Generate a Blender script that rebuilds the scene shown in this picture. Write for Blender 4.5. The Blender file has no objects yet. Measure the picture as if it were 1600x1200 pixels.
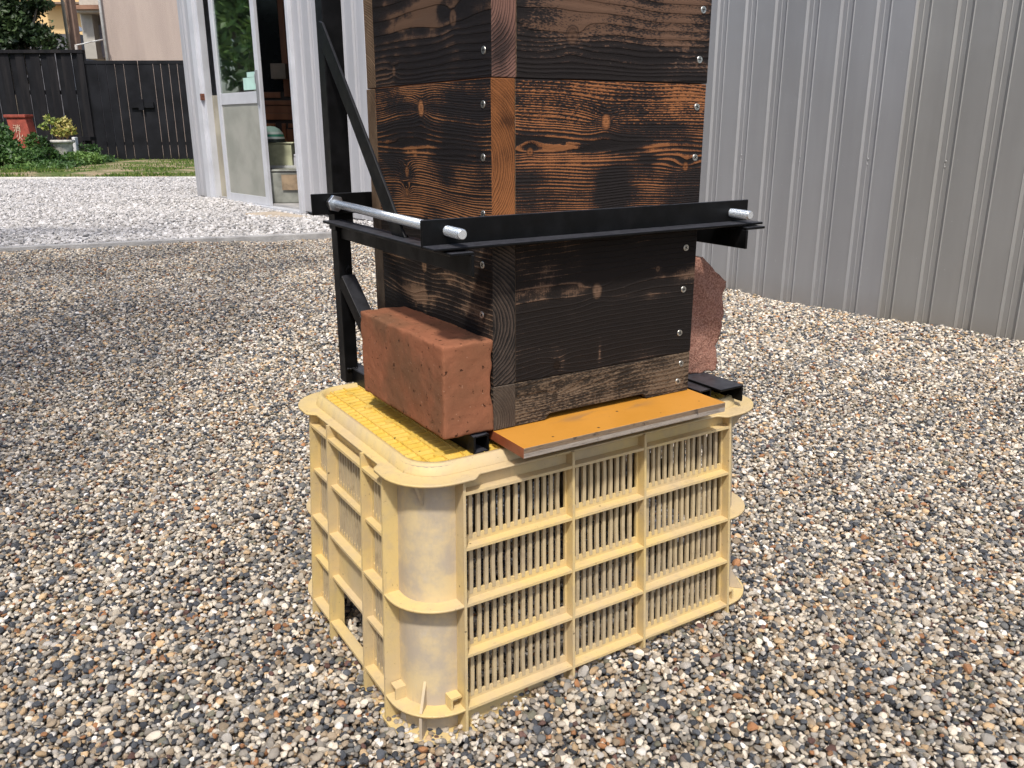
import bpy, bmesh, math, random
import numpy as np
from mathutils import Vector, Matrix, noise as mn
R = math.radians
random.seed(7)
rng = np.random.default_rng(7)
sc = bpy.context.scene
col = sc.collection

# ------------------------------------------------------------------ camera, world, sun, exposure
H0 = 0.3193                       # height of the hive's underside above the gravel
CAMP = Vector((-0.4304, -0.7368, 0.3131 + H0))
YAW, PITCH, FPX = -0.5517, -0.2962, 1318.18
cd = bpy.data.cameras.new("camera"); cam = bpy.data.objects.new("camera", cd); col.objects.link(cam)
cd.sensor_width = 36; cd.lens = FPX / 1600 * 36; cd.clip_start = 0.02; cd.clip_end = 400
fw = Vector((-math.sin(YAW) * math.cos(PITCH), math.cos(YAW) * math.cos(PITCH), math.sin(PITCH)))
rt = Vector((math.cos(YAW), math.sin(YAW), 0)); up = rt.cross(fw)
ro = -0.0026
r2 = rt * math.cos(ro) + up * math.sin(ro); u2 = up * math.cos(ro) - rt * math.sin(ro)
M = Matrix((r2, u2, -fw)).transposed().to_4x4(); M.translation = CAMP
cam.matrix_world = M
sc.camera = cam

SUN_EL, SX, SY = 57.0, -0.60, -0.80
w = bpy.data.worlds.new("World"); sc.world = w; w.use_nodes = True
nt = w.node_tree; bg = nt.nodes["Background"]
sky = nt.nodes.new("ShaderNodeTexSky"); sky.sky_type = 'NISHITA'; sky.sun_disc = False
sky.sun_elevation = R(SUN_EL); sky.sun_rotation = math.atan2(SX, SY)
sky.dust_density = 2.5; sky.air_density = 1.0; sky.ozone_density = 1.0
nt.links.new(sky.outputs[0], bg.inputs[0]); bg.inputs[1].default_value = 0.15
ld = bpy.data.lights.new("sun", 'SUN'); ld.energy = 3.2; ld.angle = R(4.0); ld.color = (1, .95, .88)
sun = bpy.data.objects.new("sun", ld); col.objects.link(sun)
sv = Vector((SX, SY, 0)).normalized() * math.cos(R(SUN_EL)); sv.z = math.sin(R(SUN_EL))
sun.rotation_euler = sv.to_track_quat('Z', 'Y').to_euler(); sun.location = (-3, -3, 6)
sc.view_settings.view_transform = 'Standard'; sc.view_settings.look = 'None'
sc.view_settings.exposure = 0.34; sc.view_settings.gamma = 1
try:
    sc.cycles.max_bounces = 8; sc.cycles.transparent_max_bounces = 16
except Exception: pass

# ------------------------------------------------------------------ node helper
class S:
    """socket wrapper: arithmetic builds Math nodes"""
    def __init__(s, t, sock): s.t, s.k = t, sock
    def _m(s, op, *a):
        n = s.t.nodes.new("ShaderNodeMath"); n.operation = op
        for i, v in enumerate((s,) + a):
            if isinstance(v, S): s.t.links.new(v.k, n.inputs[i])
            else: n.inputs[i].default_value = v
        return S(s.t, n.outputs[0])
    def __add__(s, o): return s._m('ADD', o)
    def __sub__(s, o): return s._m('SUBTRACT', o)
    def __mul__(s, o): return s._m('MULTIPLY', o)
    def __neg__(s): return s._m('MULTIPLY', -1.0)
    def sin(s): return s._m('SINE')
    def exp(s): return s._m('EXPONENT')
    def pow(s, o): return s._m('POWER', o)
    def absv(s): return s._m('ABSOLUTE')
    def sqrt(s): return s._m('SQRT')
    def mx(s, o): return s._m('MAXIMUM', o)
    def mn(s, o): return s._m('MINIMUM', o)
    def ramp(s, a, b, lo=0., hi=1.):
        n = s.t.nodes.new("ShaderNodeMapRange"); n.interpolation_type = 'SMOOTHSTEP'
        s.t.links.new(s.k, n.inputs[0])
        for i, v in enumerate((a, b, lo, hi)): n.inputs[i + 1].default_value = v
        return S(s.t, n.outputs[0])
class Mat:
    def __init__(m, name, rough=.6, metal=0., spec=.5):
        m.mat = bpy.data.materials.new(name); m.mat.use_nodes = True; m.t = m.mat.node_tree
        m.b = m.t.nodes["Principled BSDF"]
        m.b.inputs["Roughness"].default_value = rough; m.b.inputs["Metallic"].default_value = metal
        m.b.inputs["Specular IOR Level"].default_value = spec
    def coord(m, kind='Object'):
        n = m.t.nodes.new("ShaderNodeTexCoord"); return S(m.t, n.outputs[kind])
    def xyz(m, v):
        n = m.t.nodes.new("ShaderNodeSeparateXYZ"); m.t.links.new(v.k, n.inputs[0])
        return [S(m.t, o) for o in n.outputs]
    def vec(m, x, y, z=0.):
        n = m.t.nodes.new("ShaderNodeCombineXYZ")
        for i, v in enumerate((x, y, z)):
            if isinstance(v, S): m.t.links.new(v.k, n.inputs[i])
            else: n.inputs[i].default_value = v
        return S(m.t, n.outputs[0])
    def scl(m, v, s, off=(0, 0, 0)):
        n = m.t.nodes.new("ShaderNodeMapping"); m.t.links.new(v.k, n.inputs[0])
        n.inputs[3].default_value = s if isinstance(s, tuple) else (s, s, s); n.inputs[1].default_value = off
        return S(m.t, n.outputs[0])
    def noise(m, v, scale=1., det=3., rough=.55, dist=0.):
        n = m.t.nodes.new("ShaderNodeTexNoise"); m.t.links.new(v.k, n.inputs["Vector"])
        n.inputs["Scale"].default_value = scale; n.inputs["Detail"].default_value = det
        n.inputs["Roughness"].default_value = rough; n.inputs["Distortion"].default_value = dist
        return S(m.t, n.outputs[0])
    def voro(m, v, scale=1., out=0, feat='F1', rand=1.):
        n = m.t.nodes.new("ShaderNodeTexVoronoi"); m.t.links.new(v.k, n.inputs["Vector"]); n.feature = feat
        n.inputs["Scale"].default_value = scale; n.inputs["Randomness"].default_value = rand
        return S(m.t, n.outputs[out])
    def mix(m, f, a, b, mode='MIX'):
        n = m.t.nodes.new("ShaderNodeMix"); n.data_type = 'RGBA'; n.blend_type = mode
        for i, v in ((0, f), (6, a), (7, b)):
            if isinstance(v, S): m.t.links.new(v.k, n.inputs[i])
            elif i == 0: n.inputs[i].default_value = v
            else: n.inputs[i].default_value = (*v, 1)
        return S(m.t, n.outputs[2])
    def cramp(m, f, stops, const=False):
        n = m.t.nodes.new("ShaderNodeValToRGB"); m.t.links.new(f.k, n.inputs[0])
        e = n.color_ramp.elements
        if const: n.color_ramp.interpolation = 'CONSTANT'
        while len(e) < len(stops): e.new(1.)
        for q, (p, c) in zip(e, stops): q.position = p; q.color = (*c, 1)
        return S(m.t, n.outputs[0])
    def color(m, c):
        if isinstance(c, S): m.t.links.new(c.k, m.b.inputs["Base Color"])
        else: m.b.inputs["Base Color"].default_value = (*c, 1)
    def rough(m, r): m.t.links.new(r.k, m.b.inputs["Roughness"])
    def bump(m, h, dist=.001, strength=1.):
        n = m.t.nodes.new("ShaderNodeBump"); m.t.links.new(h.k, n.inputs["Height"])
        n.inputs["Distance"].default_value = dist; n.inputs["Strength"].default_value = strength
        m.t.links.new(n.outputs[0], m.b.inputs["Normal"])

# ------------------------------------------------------------------ mesh helper
class MB:
    def __init__(s): s.v, s.f, s.mi, s.sm = [], [], [], []
    def add(s, vs, fs, mi=0, sm=False):
        o = len(s.v); s.v += [tuple(v) for v in vs]
        for f in fs: s.f.append([i + o for i in f]); s.mi.append(mi); s.sm.append(sm)
    def box(s, x0, x1, y0, y1, z0, z1, mi=0):
        vs = [(x, y, z) for z in (z0, z1) for y in (y0, y1) for x in (x0, x1)]
        s.add(vs, [(0, 2, 3, 1), (4, 5, 7, 6), (0, 1, 5, 4), (2, 6, 7, 3), (0, 4, 6, 2), (1, 3, 7, 5)], mi)
    def bar(s, p, q, w, h, upv=(0, 0, 1), mi=0):
        p, q = Vector(p), Vector(q); d = (q - p).normalized(); upv = Vector(upv)
        a = d.cross(upv).normalized(); b = a.cross(d).normalized()
        vs = [e + a * (i * w / 2) + b * (j * h / 2) for e in (p, q) for i, j in ((-1, -1), (1, -1), (1, 1), (-1, 1))]
        s.add(vs, [(3, 2, 1, 0), (4, 5, 6, 7), (0, 1, 5, 4), (1, 2, 6, 5), (2, 3, 7, 6), (3, 0, 4, 7)], mi)
    def cyl(s, p, q, r0, r1=None, n=16, mi=0, caps=True, sm=True):
        p, q = Vector(p), Vector(q); r1 = r0 if r1 is None else r1
        d = (q - p).normalized(); a = d.orthogonal().normalized(); b = d.cross(a)
        o = []
        for e, r in ((p, r0), (q, r1)):
            for i in range(n):
                t = 2 * math.pi * i / n; o.append(e + (a * math.cos(t) + b * math.sin(t)) * r)
        s.add(o, [(i, (i + 1) % n, n + (i + 1) % n, n + i) for i in range(n)], mi, sm)
        if caps: s.add(o, [tuple(range(n))[::-1], tuple(range(n, 2 * n))], mi)
    def prism(s, pts, ext, mi=0, sm=False):
        """pts: 3-D closed outline, extruded by vector ext"""
        n = len(pts); e = Vector(ext); o = [Vector(p) for p in pts] + [Vector(p) + e for p in pts]
        s.add(o, [tuple(range(n))[::-1], tuple(range(n, 2 * n))], mi)
        s.add(o, [(i, (i + 1) % n, n + (i + 1) % n, n + i) for i in range(n)], mi, sm)
    def strip(s, a, b, mi=0, sm=False, closed=False):
        """ruled surface between two polylines"""
        n = len(a); o = list(a) + list(b); m = n if closed else n - 1
        s.add(o, [(i, (i + 1) % n, n + (i + 1) % n, n + i) for i in range(m)], mi, sm)
    def lathe(s, prof, c=(0, 0, 0), n=32, mi=0):
        o = []
        for r, z in prof:
            for i in range(n):
                t = 2 * math.pi * i / n; o.append((c[0] + r * math.cos(t), c[1] + r * math.sin(t), c[2] + z))
        s.add(o, [(j * n + i, j * n + (i + 1) % n, (j + 1) * n + (i + 1) % n, (j + 1) * n + i) for j in range(len(prof) - 1) for i in range(n)], mi, True)
    def mesh(s, name, mats, weld=True, fix=True):
        me = bpy.data.meshes.new(name); me.from_pydata(s.v, [], s.f)
        for m in (mats if isinstance(mats, (list, tuple)) else [mats]): me.materials.append(m.mat if isinstance(m, Mat) else m)
        me.polygons.foreach_set('material_index', s.mi); me.polygons.foreach_set('use_smooth', s.sm)
        if fix:
            bm = bmesh.new(); bm.from_mesh(me)
            if weld: bmesh.ops.remove_doubles(bm, verts=bm.verts, dist=1e-6)
            bmesh.ops.recalc_face_normals(bm, faces=bm.faces); bm.to_mesh(me); bm.free()
        me.update(); return me
    def build(s, name, mats, parent=None, bev=0., seg=2, **k):
        o = bpy.data.objects.new(name, s.mesh(name, mats, **k)); col.objects.link(o)
        if parent: o.parent = parent
        if bev:
            b = o.modifiers.new("bevel", 'BEVEL'); b.width = bev; b.segments = seg; b.limit_method = 'ANGLE'
            b.angle_limit = R(35); b.harden_normals = False
        return o
def tag(o, label=None, cat=None, group=None, kind=None):
    for k, v in (('label', label), ('category', cat), ('group', group), ('kind', kind)):
        if v: o[k] = v
    return o
def empty(name, loc, label, cat, group=None, rz=0.):
    o = bpy.data.objects.new(name, None); col.objects.link(o); o.location = loc; o.rotation_euler = (0, 0, rz)
    o.empty_display_size = .1
    return tag(o, label, cat, group)
def boxuv(o, rot=None):
    """metre-scale box mapping from mesh coordinates: u horizontal, v vertical"""
    me = o.data; uv = me.uv_layers.new(name="UVMap")
    for p in me.polygons:
        n = p.normal; ax = max(range(3), key=lambda i: abs(n[i]))
        for li in p.loop_indices:
            c = me.vertices[me.loops[li].vertex_index].co
            uv.data[li].uv = ((c.x, c.z), (c.y, c.z), (c.x, c.y))[(1, 0, 2)[ax]]

# ------------------------------------------------------------------ background placement (real depths, metres)
CP, SP_ = math.cos(PITCH), math.sin(PITCH)
def loc2(px, py, d):
    """photo pixel (1600x1200) at horizontal distance d -> (right, forward, z)"""
    v = (600 - py) / FPX; h = CP - SP_ * v
    return (d * (px - 800) / FPX / h, d, CAMP.z + d * (SP_ + CP * v) / h)
def wpt(px, py, d):
    x, y, z = loc2(px, py, d)
    return Vector((CAMP.x + x * math.cos(YAW) - y * math.sin(YAW), CAMP.y + x * math.sin(YAW) + y * math.cos(YAW), z))

# ------------------------------------------------------------------ materials
def m_simple(name, c, rough=.6, metal=0., spec=.5, var=.12, sc_=8., bumpd=0., bsc=200.):
    m = Mat(name, rough, metal, spec); co = m.coord()
    n = m.noise(co, sc_, 4)
    m.color(m.mix(n.ramp(.3, .7), tuple(x * (1 - var) for x in c), tuple(min(1, x * (1 + var)) for x in c)))
    if bumpd: m.bump(m.noise(co, bsc, 3), bumpd)
    return m

def m_gravel(name, stops, rs=1.):
    m = Mat(name, .62, 0, .35)
    oi = m.t.nodes.new("ShaderNodeObjectInfo"); rnd = S(m.t, oi.outputs["Random"])
    a = m.cramp(rnd, stops, const=True)
    co = m.scl(m.coord(), 1.); x, y, z = m.xyz(co)
    off = rnd * 37.7
    v = m.vec(x + off, y, z + off)
    n1 = m.noise(v, 130, 4, .6); n2 = m.noise(v, 500, 3, .6)
    r2_ = (rnd * 917.3)._m('FRACT')
    k = r2_ * .55 + .72
    g = m.vec(k, k, k)
    c = m.mix(1., a, g, 'MULTIPLY')
    c = m.mix((n1.ramp(.35, .7)) * .35, c, (.62, .60, .56), 'MULTIPLY')
    c = m.mix(n2.ramp(.55, .75) * .35, c, (.55, .50, .44))
    r3 = (rnd * 5171.1)._m('FRACT')
    vein = ((x * 260 + n1 * 9).sin().absv()).ramp(.0, .12, 1, 0) * r3.ramp(.8, .82)
    c = m.mix(vein * .7, c, (.62, .6, .56))
    m.color(c); m.bump(n2 + n1, .0005)
    return m
G_STOPS = [(0, (.74, .655, .53)), (.16, (.55, .475, .375)), (.28, (.32, .285, .24)), (.40, (.088, .096, .110)),
           (.50, (.185, .183, .175)), (.60, (.35, .27, .185)), (.715, (.056, .060, .070)), (.775, (.46, .425, .38)),
           (.84, (.60, .42, .24)), (.90, (.38, .18, .08)), (.925, (.145, .075, .06)), (.94, (.20, .19, .14)), (.96, (.84, .79, .72))]
mg = m_gravel("pebble_stone", G_STOPS)
mw = m_gravel("white_stone", [(0, (.52, .50, .49)), (.4, (.43, .41, .39)), (.65, (.58, .565, .56)), (.82, (.38, .37, .36)), (.94, (.22, .22, .225))])

def m_ground(name, stops, scale):
    m = Mat(name, .85, 0, .2); co = m.coord()
    v = m.t.nodes.new("ShaderNodeTexVoronoi"); m.t.links.new(co.k, v.inputs["Vector"]); v.inputs["Scale"].default_value = scale
    cell = m.xyz(S(m.t, v.outputs["Color"]))[0]
    d = S(m.t, v.outputs["Distance"])
    m.color(m.mix(d.ramp(.3, .8) * .5, m.cramp(cell, stops, True), (.06, .05, .045)))
    m.bump(d, -.006); return m
m_soil = m_ground("gravel_bed", [(p, tuple(x * .75 for x in c)) for p, c in G_STOPS], 125)
m_wbed = m_ground("white_gravel_bed", [(0, (.6, .58, .56)), (.5, (.5, .48, .45)), (.85, (.35, .34, .33))], 50)

# wood ------------------------------------------------------------
def m_wood(name, light, mid, dark, freq, islands, burns, knots, level=.5, seed=0., crackle=.0, fine=1., soft=0., slow=None, thin=1.3, cz_=(.3, .35), amp=.8):
    """burnt cedar board. islands: (u,v,ru,rv,a) closed grain figures; burns: (u,v,ru,rv,strength) local lightening / charring;
       knots: (u,v,r,tone); slow: (v0,width,A) band of wide rings; uv in metres"""
    m = Mat(name, .7, 0, .13); uv = m.coord('UV'); u, v, _ = m.xyz(uv)
    def g(u0, v0, ru, rv):
        a = (u - u0) * (1 / ru); b = (v - v0) * (1 / rv)
        return (-(a * a + b * b)).exp()
    w1 = m.noise(m.vec(u * 3.2 + seed, v * 5.0), 1, 2, .5)
    w2 = m.noise(m.vec(u * 22. + seed, v * 70.), 1, 4, .6)
    w3 = m.noise(m.vec(seed + 3., v * 30. + w1 * 1.2), 1, 3, .55)
    h = v + (w1 - .5) * .040 + (w2 - .5) * .0022 + (w3 - .5) * .016
    for (a, b, c, d, e) in islands: h = h + g(a, b, c, d) * e
    for (a, b, r, t) in knots: h = h + (g(a, b, r * 2.4, r * 1.7) * (v - b)) * .9
    ph = h * freq
    if slow: ph = ph - ((h - slow[0]) * (1 / slow[1]))._m('TANH') * slow[2]
    fr = ph._m('FRACT')
    ring = (fr * -1. + 1.).pow(thin) * fr.ramp(0, .16)
    rj = m.noise(m.vec(ph._m('FLOOR') * .37 + seed, .5), 1, 0)        # every ring its own weight
    fib = m.noise(m.vec(u * 90. + seed, v * 1600.), 1, 3, .7)
    spk = m.noise(m.vec(u * 650. + seed, v * 1500.), 1, 3, .65)
    xf = m.noise(m.vec(u * 700. + seed, v * 40.), 1, 2, .6)
    lo = m.noise(m.vec(u * 10. + seed * 2, v * 15.), 1, 5, .62)
    mask = (lo.ramp(.28, .72) - .5) * .8 + level
    for (a, b, c, d, e) in burns:
        gg = g(a, b, c, d); mask = mask + (gg + (lo.ramp(.3, .7) - .5) * gg * .9) * e
    rg = ring.ramp(.12, .7)
    val = (rg * (rj * 1.1 + .45)) * amp + (fib - .5) * .9 * fine + (spk - .5) * 1.5 + (xf - .5) * .5 + (mask - .5) * 1.3 + (.5 - amp * .42)
    if crackle:
        cr = m.voro(m.vec(u * 260. + (w2 - .5) * 2, v * 900. + (spk - .5) * 1.2), 1., 0)
        val = val + (cr - .42) * crackle * v.ramp(cz_[0], cz_[1])
    if soft: val = val * (1 - soft) + (lo * 1.1 + (mask - .5)) * soft
    c = m.cramp(val.ramp(.1, 1.2), [(0, dark), (.32, tuple(x * 1.5 for x in dark)), (.56, mid), (.78, light), (1, tuple(min(1, x * 1.08) for x in light))])
    hue = m.noise(m.vec(u * 6. + seed, v * 30.), 1, 3)
    c = m.mix(hue.ramp(.5, .7) * .35, c, (.75, .85, 1.), 'MULTIPLY')
    for (a, b, r, t) in knots:
        du = (u - a) * (1 / r); dv = (v - b) * (1 / (r * 1.2)); rr = (du * du + dv * dv).sqrt() + (w2 - .5) * .9 + (spk - .5) * .35
        kr = ((rr * 7 + fib * 3).sin() * .5 + .5) * .5 + (spk - .4) * .5
        kc = m.mix(kr.ramp(0, .9), tuple(x * t for x in light), tuple(x * t * .5 for x in mid))
        c = m.mix(rr.ramp(.78, 1.05, 1, 0), c, kc)
        c = m.mix((rr - 1.08).absv().ramp(0, .16, .7, 0), c, dark)
    # pale scratches
    scr = m.noise(m.vec(u * 140. + seed, v * 420. + u * 60), 1, 2).ramp(.74, .78)
    c = m.mix(scr * .45, c, (.24, .19, .15))
    m.color(c)
    m.rough((val.ramp(0, 1, .6, .85)))
    m.bump(rg * .7 + fib * .4 + spk * .5, .0013)
    return m
def m_endgrain(name, light, dark, uc, vc, freq, level=.5, seed=0., con=.55, patches=()):
    m = Mat(name, .75, 0, .15); uv = m.coord('UV'); u, v, _ = m.xyz(uv)
    n = m.noise(m.vec(u * 40 + seed, v * 22), 1, 4); fine = m.noise(m.vec(u * 900 + seed, v * 900), 1, 3, .65)
    lo = m.noise(m.vec(u * 26 + seed, v * 17.), 1, 5, .6); ray = m.noise(m.vec(u * 300 + seed, v * 60), 1, 3)
    a = u - uc; b = v - vc
    r = (a * a + b * b).sqrt() + (n - .5) * .007
    r = r + (m.noise(m.vec(r * 90 + seed, 0.), 1, 2) - .5) * .006
    fr = (r * freq)._m('FRACT'); s = fr * fr.ramp(.8, 1., 1, 0)
    rj = m.noise(m.vec((r * freq)._m('FLOOR') * .41 + seed, .5), 1, 0)
    val = s * (rj + .4) * con * 1.3 + (fine - .5) * .6 + (ray - .5) * .35 + (lo - .5) * 1.5 + level - .25
    for (pu, pv, ru, rv, e) in patches:
        x = (u - pu) * (1 / ru); y = (v - pv) * (1 / rv); val = val + (-(x * x + y * y)).exp() * e
    m.color(m.cramp(val.ramp(0, 1.1), [(0, dark), (.45, tuple(.5 * (p + q) for p, q in zip(light, dark))), (1, light)]))
    m.bump(s + fine * .4, .0007); return m
BD = (.0125, .0098, .0092)
ORG, ORM = (.235, .094, .037), (.078, .032, .018)
W_, D_, T_ = .2793, .3082, .0275       # hive outer width, depth, board thickness
wood_f2 = m_wood("burnt_cedar_orange_front", ORG, ORM, BD, 400, [(.02, .289, .10, .010, .013), (.10, .285, .12, .008, .008), (.255, .270, .022, .009, .007)],
                 [(.152, .247, .017, .020, -1.5), (.235, .285, .05, .012, .2), (.06, .28, .09, .016, .18), (.145, .282, .05, .006, .2), (.22, .29, .05, .006, .3), (.20, .2795, .014, .006, -.8),
                  (.08, .350, .07, .008, .35), (.235, .335, .05, .02, .35), (.15, .335, .05, .015, -.25), (.17, .296, .02, .010, -.7), (.045, .303, .03, .008, -.3), (.12, .210, .15, .012, .3), (.045, .262, .035, .015, -.2), (.24, .225, .03, .02, -.15)],
                 [(.1397, .3178, .0068, 1.15), (.045, .2885, .004, .7), (.2546, .2694, .0045, .7)], .37, 1.3, 1.3, slow=(.283, .022, 6.0), cz_=(.300, .33))
wood_l2 = m_wood("burnt_cedar_orange_side", (.225, .098, .040), (.07, .031, .017), BD, 380, [(.20, .289, .10, .009, .011), (.2, .262, .016, .010, .008), (.2, .24, .012, .008, .006)],
                 [(.20, .287, .07, .006, .8), (.08, .289, .03, .008, -.5), (.2, .255, .05, .03, .15), (.09, .335, .08, .012, -.3), (.12, .215, .1, .015, .3), (.24, .35, .05, .01, .35), (.2, .31, .1, .009, -.3), (.02, .32, .012, .04, -.2)],
                 [(.1532, .3328, .0078, 1.25), (.1965, .2629, .006, .7), (.1986, .2392, .004, .7)], .31, 4.1, .5, slow=(.288, .016, 4.5), cz_=(.33, .35))
wood_f3 = m_wood("burnt_cedar_brown_front", (.115, .066, .043), (.052, .032, .024), BD, 300, [(.06, .4, .06, .012, .010)],
                 [(.1, .43, .09, .016, .4), (.24, .44, .04, .03, .4), (.05, .37, .1, .012, -.1), (.19, .437, .03, .016, -.3), (.21, .400, .06, .010, .45), (.19, .388, .06, .006, -.3), (.05, .405, .05, .005, .4), (.14, .366, .12, .005, -.3), (.03, .425, .03, .008, -.4), (.24, .372, .04, .01, .15)],
                 [(.0935, .3979, .0078, .8)], .27, 7.7, 1.4, soft=.18, slow=(.425, .045, 9.), cz_=(.36, .38), amp=.55)
wood_l3 = m_wood("burnt_cedar_brown_side", (.105, .062, .040), (.050, .031, .023), BD, 260, [(.08, .415, .05, .012, .010)],
                 [(.2, .425, .1, .02, .5), (.1, .37, .09, .02, -.15), (.1, .43, .08, .012, .35), (.12, .385, .012, .03, .25), (.04, .375, .02, .02, -.3)], [(.0761, .417, .0075, 1.), (.225, .375, .005, .9)], .30, 9.2, soft=.25, slow=(.425, .04, 8.), amp=.55)
wood_f1 = m_wood("charred_cedar_front", (.15, .092, .060), (.036, .024, .018), (.0135, .0105, .0092), 190, [(.134, .14, .05, .012, .008)],
                 [(.055, .143, .065, .013, .7), (.03, .150, .03, .006, .2), (.235, .147, .05, .008, .7), (.2, .128, .05, .006, .3), (.085, .066, .010, .013, .6), (.222, .156, .012, .008, .5), (.14, .072, .0025, .020, .5), (.06, .165, .04, .008, .3), (.19, .09, .08, .04, -.15)],
                 [(.134, .1392, .0078, 1.0), (.221, .1558, .0035, .7), (.0811, .0618, .006, .12)], .33, 12.4, .0, fine=1.1, slow=(.145, .02, 2.2), thin=4., amp=.5, soft=.1)
wood_l1 = m_wood("charred_cedar_side", (.17, .105, .065), (.060, .040, .028), (.0135, .0105, .0092), 170, [(.15, .15, .04, .014, .008), (.2, .12, .05, .01, .009)],
                 [(.09, .152, .07, .012, .6), (.14, .120, .09, .012, .45), (.05, .11, .02, .03, -.1), (.21, .165, .05, .01, .4), (.08, .125, .05, .01, .35), (.16, .11, .006, .05, .35), (.02, .15, .02, .05, -.1)],
                 [(.1582, .1572, .0070, 1.), (.185, .106, .004, .5)], .36, 15.2, fine=.8, thin=2.5, amp=.5, soft=.3)
wood_b = m_wood("weathered_cedar_front", (.125, .088, .058), (.066, .046, .031), (.022, .017, .013), 200, [(.075, .030, .07, .010, .012)],
                [(.10, .030, .05, .006, .35), (.06, .045, .2, .004, .2), (.2, .01, .08, .005, .25), (.22, .03, .04, .012, .1)], [(.079, .0265, .0035, .35)], .44, 18.8, 1.5, soft=.2, cz_=(-.02, -.01), amp=.35)
wood_bl = m_wood("weathered_cedar_side", (.165, .118, .080), (.078, .055, .040), (.020, .0165, .0145), 200, [], [], [], .46, 21.8, .6, cz_=(-.02, -.01), amp=.4)
eg2 = m_endgrain("orange_end_grain", (.25, .095, .033), (.060, .024, .011), -.045, .275, 400, .62, 1., .62, [(.02, .318, .012, .006, -.5), (.022, .225, .01, .02, .3), (.02, .352, .02, .008, .35)])
eg3 = m_endgrain("reddish_end_grain", (.175, .092, .070), (.028, .018, .016), -.02, .425, 330, .62, 2., .5, [(.01, .385, .012, .022, -.65), (.015, .43, .03, .018, .3)])
eg1 = m_endgrain("charred_end_grain", (.085, .062, .048), (.0115, .0105, .010), -.03, .115, 260, .26, 3., .75)
egb = m_endgrain("weathered_end_grain", (.12, .092, .068), (.045, .034, .027), -.02, .01, 330, .5, 4., .35)
egs = m_endgrain("pale_end_grain", (.26, .175, .11), (.085, .053, .032), .36, .27, 330, .62, 5., .4)
egs1 = m_endgrain("dull_end_grain", (.15, .108, .075), (.035, .025, .019), .36, .13, 330, .5, 6., .4)

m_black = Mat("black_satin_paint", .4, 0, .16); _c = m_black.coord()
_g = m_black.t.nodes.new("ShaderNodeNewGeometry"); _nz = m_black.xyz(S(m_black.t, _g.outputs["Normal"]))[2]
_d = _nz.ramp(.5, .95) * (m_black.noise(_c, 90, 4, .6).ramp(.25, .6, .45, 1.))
m_black.color(m_black.mix(_d, m_black.mix(m_black.noise(_c, 60, 4).ramp(.3, .8), (.0028, .0029, .0031), (.0065, .0065, .0072)), (.046, .047, .055)))  # upward faces lightened: sheen from above put into the colour as a dust tone
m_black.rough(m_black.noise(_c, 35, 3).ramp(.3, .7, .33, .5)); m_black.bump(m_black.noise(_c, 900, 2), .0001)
m_bint = m_simple("tube_inside", (.012, .012, .013), .8)
m_zinc = Mat("zinc_plated_steel", .26, .75); _x = m_zinc.xyz(m_zinc.coord())
m_zinc.color((.80, .85, .90)); m_zinc.bump((_x[1] * 5600).sin(), .00015, 1.)
m_zincp = m_simple("zinc_plain", (.6, .62, .64), .35, 1.)
m_screw = m_simple("screw_steel", (.55, .54, .50), .38, 1., sc_=300, var=.3)
m_dark = m_simple("dark_slot", (.02, .02, .02), .8)

m_pl = Mat("faded_yellow_plastic", .52, 0, .4); co = m_pl.coord(); _n1 = m_pl.noise(co, 9, 5, .6); _n2 = m_pl.noise(co, 45, 4, .65); _n3 = m_pl.noise(m_pl.scl(co, (220, 220, 40)), 1, 3)
_c = m_pl.mix(_n1.ramp(.35, .68), (.70, .53, .225), (.61, .48, .28))
_c = m_pl.mix(_n2.ramp(.46, .72) * .4, _c, (.48, .38, .26)); _c = m_pl.mix(m_pl.noise(m_pl.scl(co, (50, 50, 9)), 1, 5, .65).ramp(.56, .72) * .4, _c, (.40, .32, .22))
_c = m_pl.mix(m_pl.noise(co, 330, 3).ramp(.66, .73) * .6, _c, (.25, .17, .09))
_c = m_pl.mix(m_pl.voro(co, 34).ramp(.035, .055, 1, 0) * .8, _c, (.06, .045, .03))
m_pl.color(_c); m_pl.bump(_n2 + m_pl.noise(co, 500, 2) * .4, .0006); m_pl.rough(_n2.ramp(.3, .7, .42, .62))
def thin(m, c, f):
    """light soaking through thin moulded plastic"""
    tr = m.t.nodes.new("ShaderNodeBsdfTranslucent"); tr.inputs[0].default_value = (*c, 1); mx = m.t.nodes.new("ShaderNodeMixShader"); mx.inputs[0].default_value = f
    m.t.links.new(m.b.outputs[0], mx.inputs[1]); m.t.links.new(tr.outputs[0], mx.inputs[2]); m.t.links.new(mx.outputs[0], m.t.nodes["Material Output"].inputs[0])
thin(m_pl, (.85, .52, .12), .13)
m_bar = Mat("dusty_plastic", .7, 0, .2); co = m_bar.coord(); _n2 = m_bar.noise(co, 40, 5, .7); _n1 = m_bar.noise(co, 7, 4, .6)
_c = m_bar.mix(_n1.ramp(.4, .62), (.50, .395, .235), (.41, .33, .215)); _c = m_bar.mix(_n2.ramp(.5, .7) * .5, _c, (.24, .18, .115)); m_bar.color(_c); m_bar.bump(_n2, .0008)
m_shade_grime = m_simple("shaded_grimy_plastic", (.11, .08, .045), .85, spec=.15, var=.4, sc_=30)  # back and right walls darkened past their grime to paint in interior shade
m_plg = Mat("greyed_yellow_plastic", .5, 0, .4); co = m_plg.coord(); _n1 = m_plg.noise(co, 16, 5, .65); _n2 = m_plg.noise(co, 60, 5, .65)
_c = m_plg.mix(_n1.ramp(.38, .62), (.42, .35, .265), (.60, .47, .26)); _c = m_plg.mix(_n2.ramp(.55, .8) * .45, _c, (.50, .445, .37))
_c = m_plg.mix(m_plg.noise(m_plg.scl(co, (90, 90, 12)), 1, 4, .6).ramp(.58, .75) * .45, _c, (.36, .30, .23))
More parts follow.
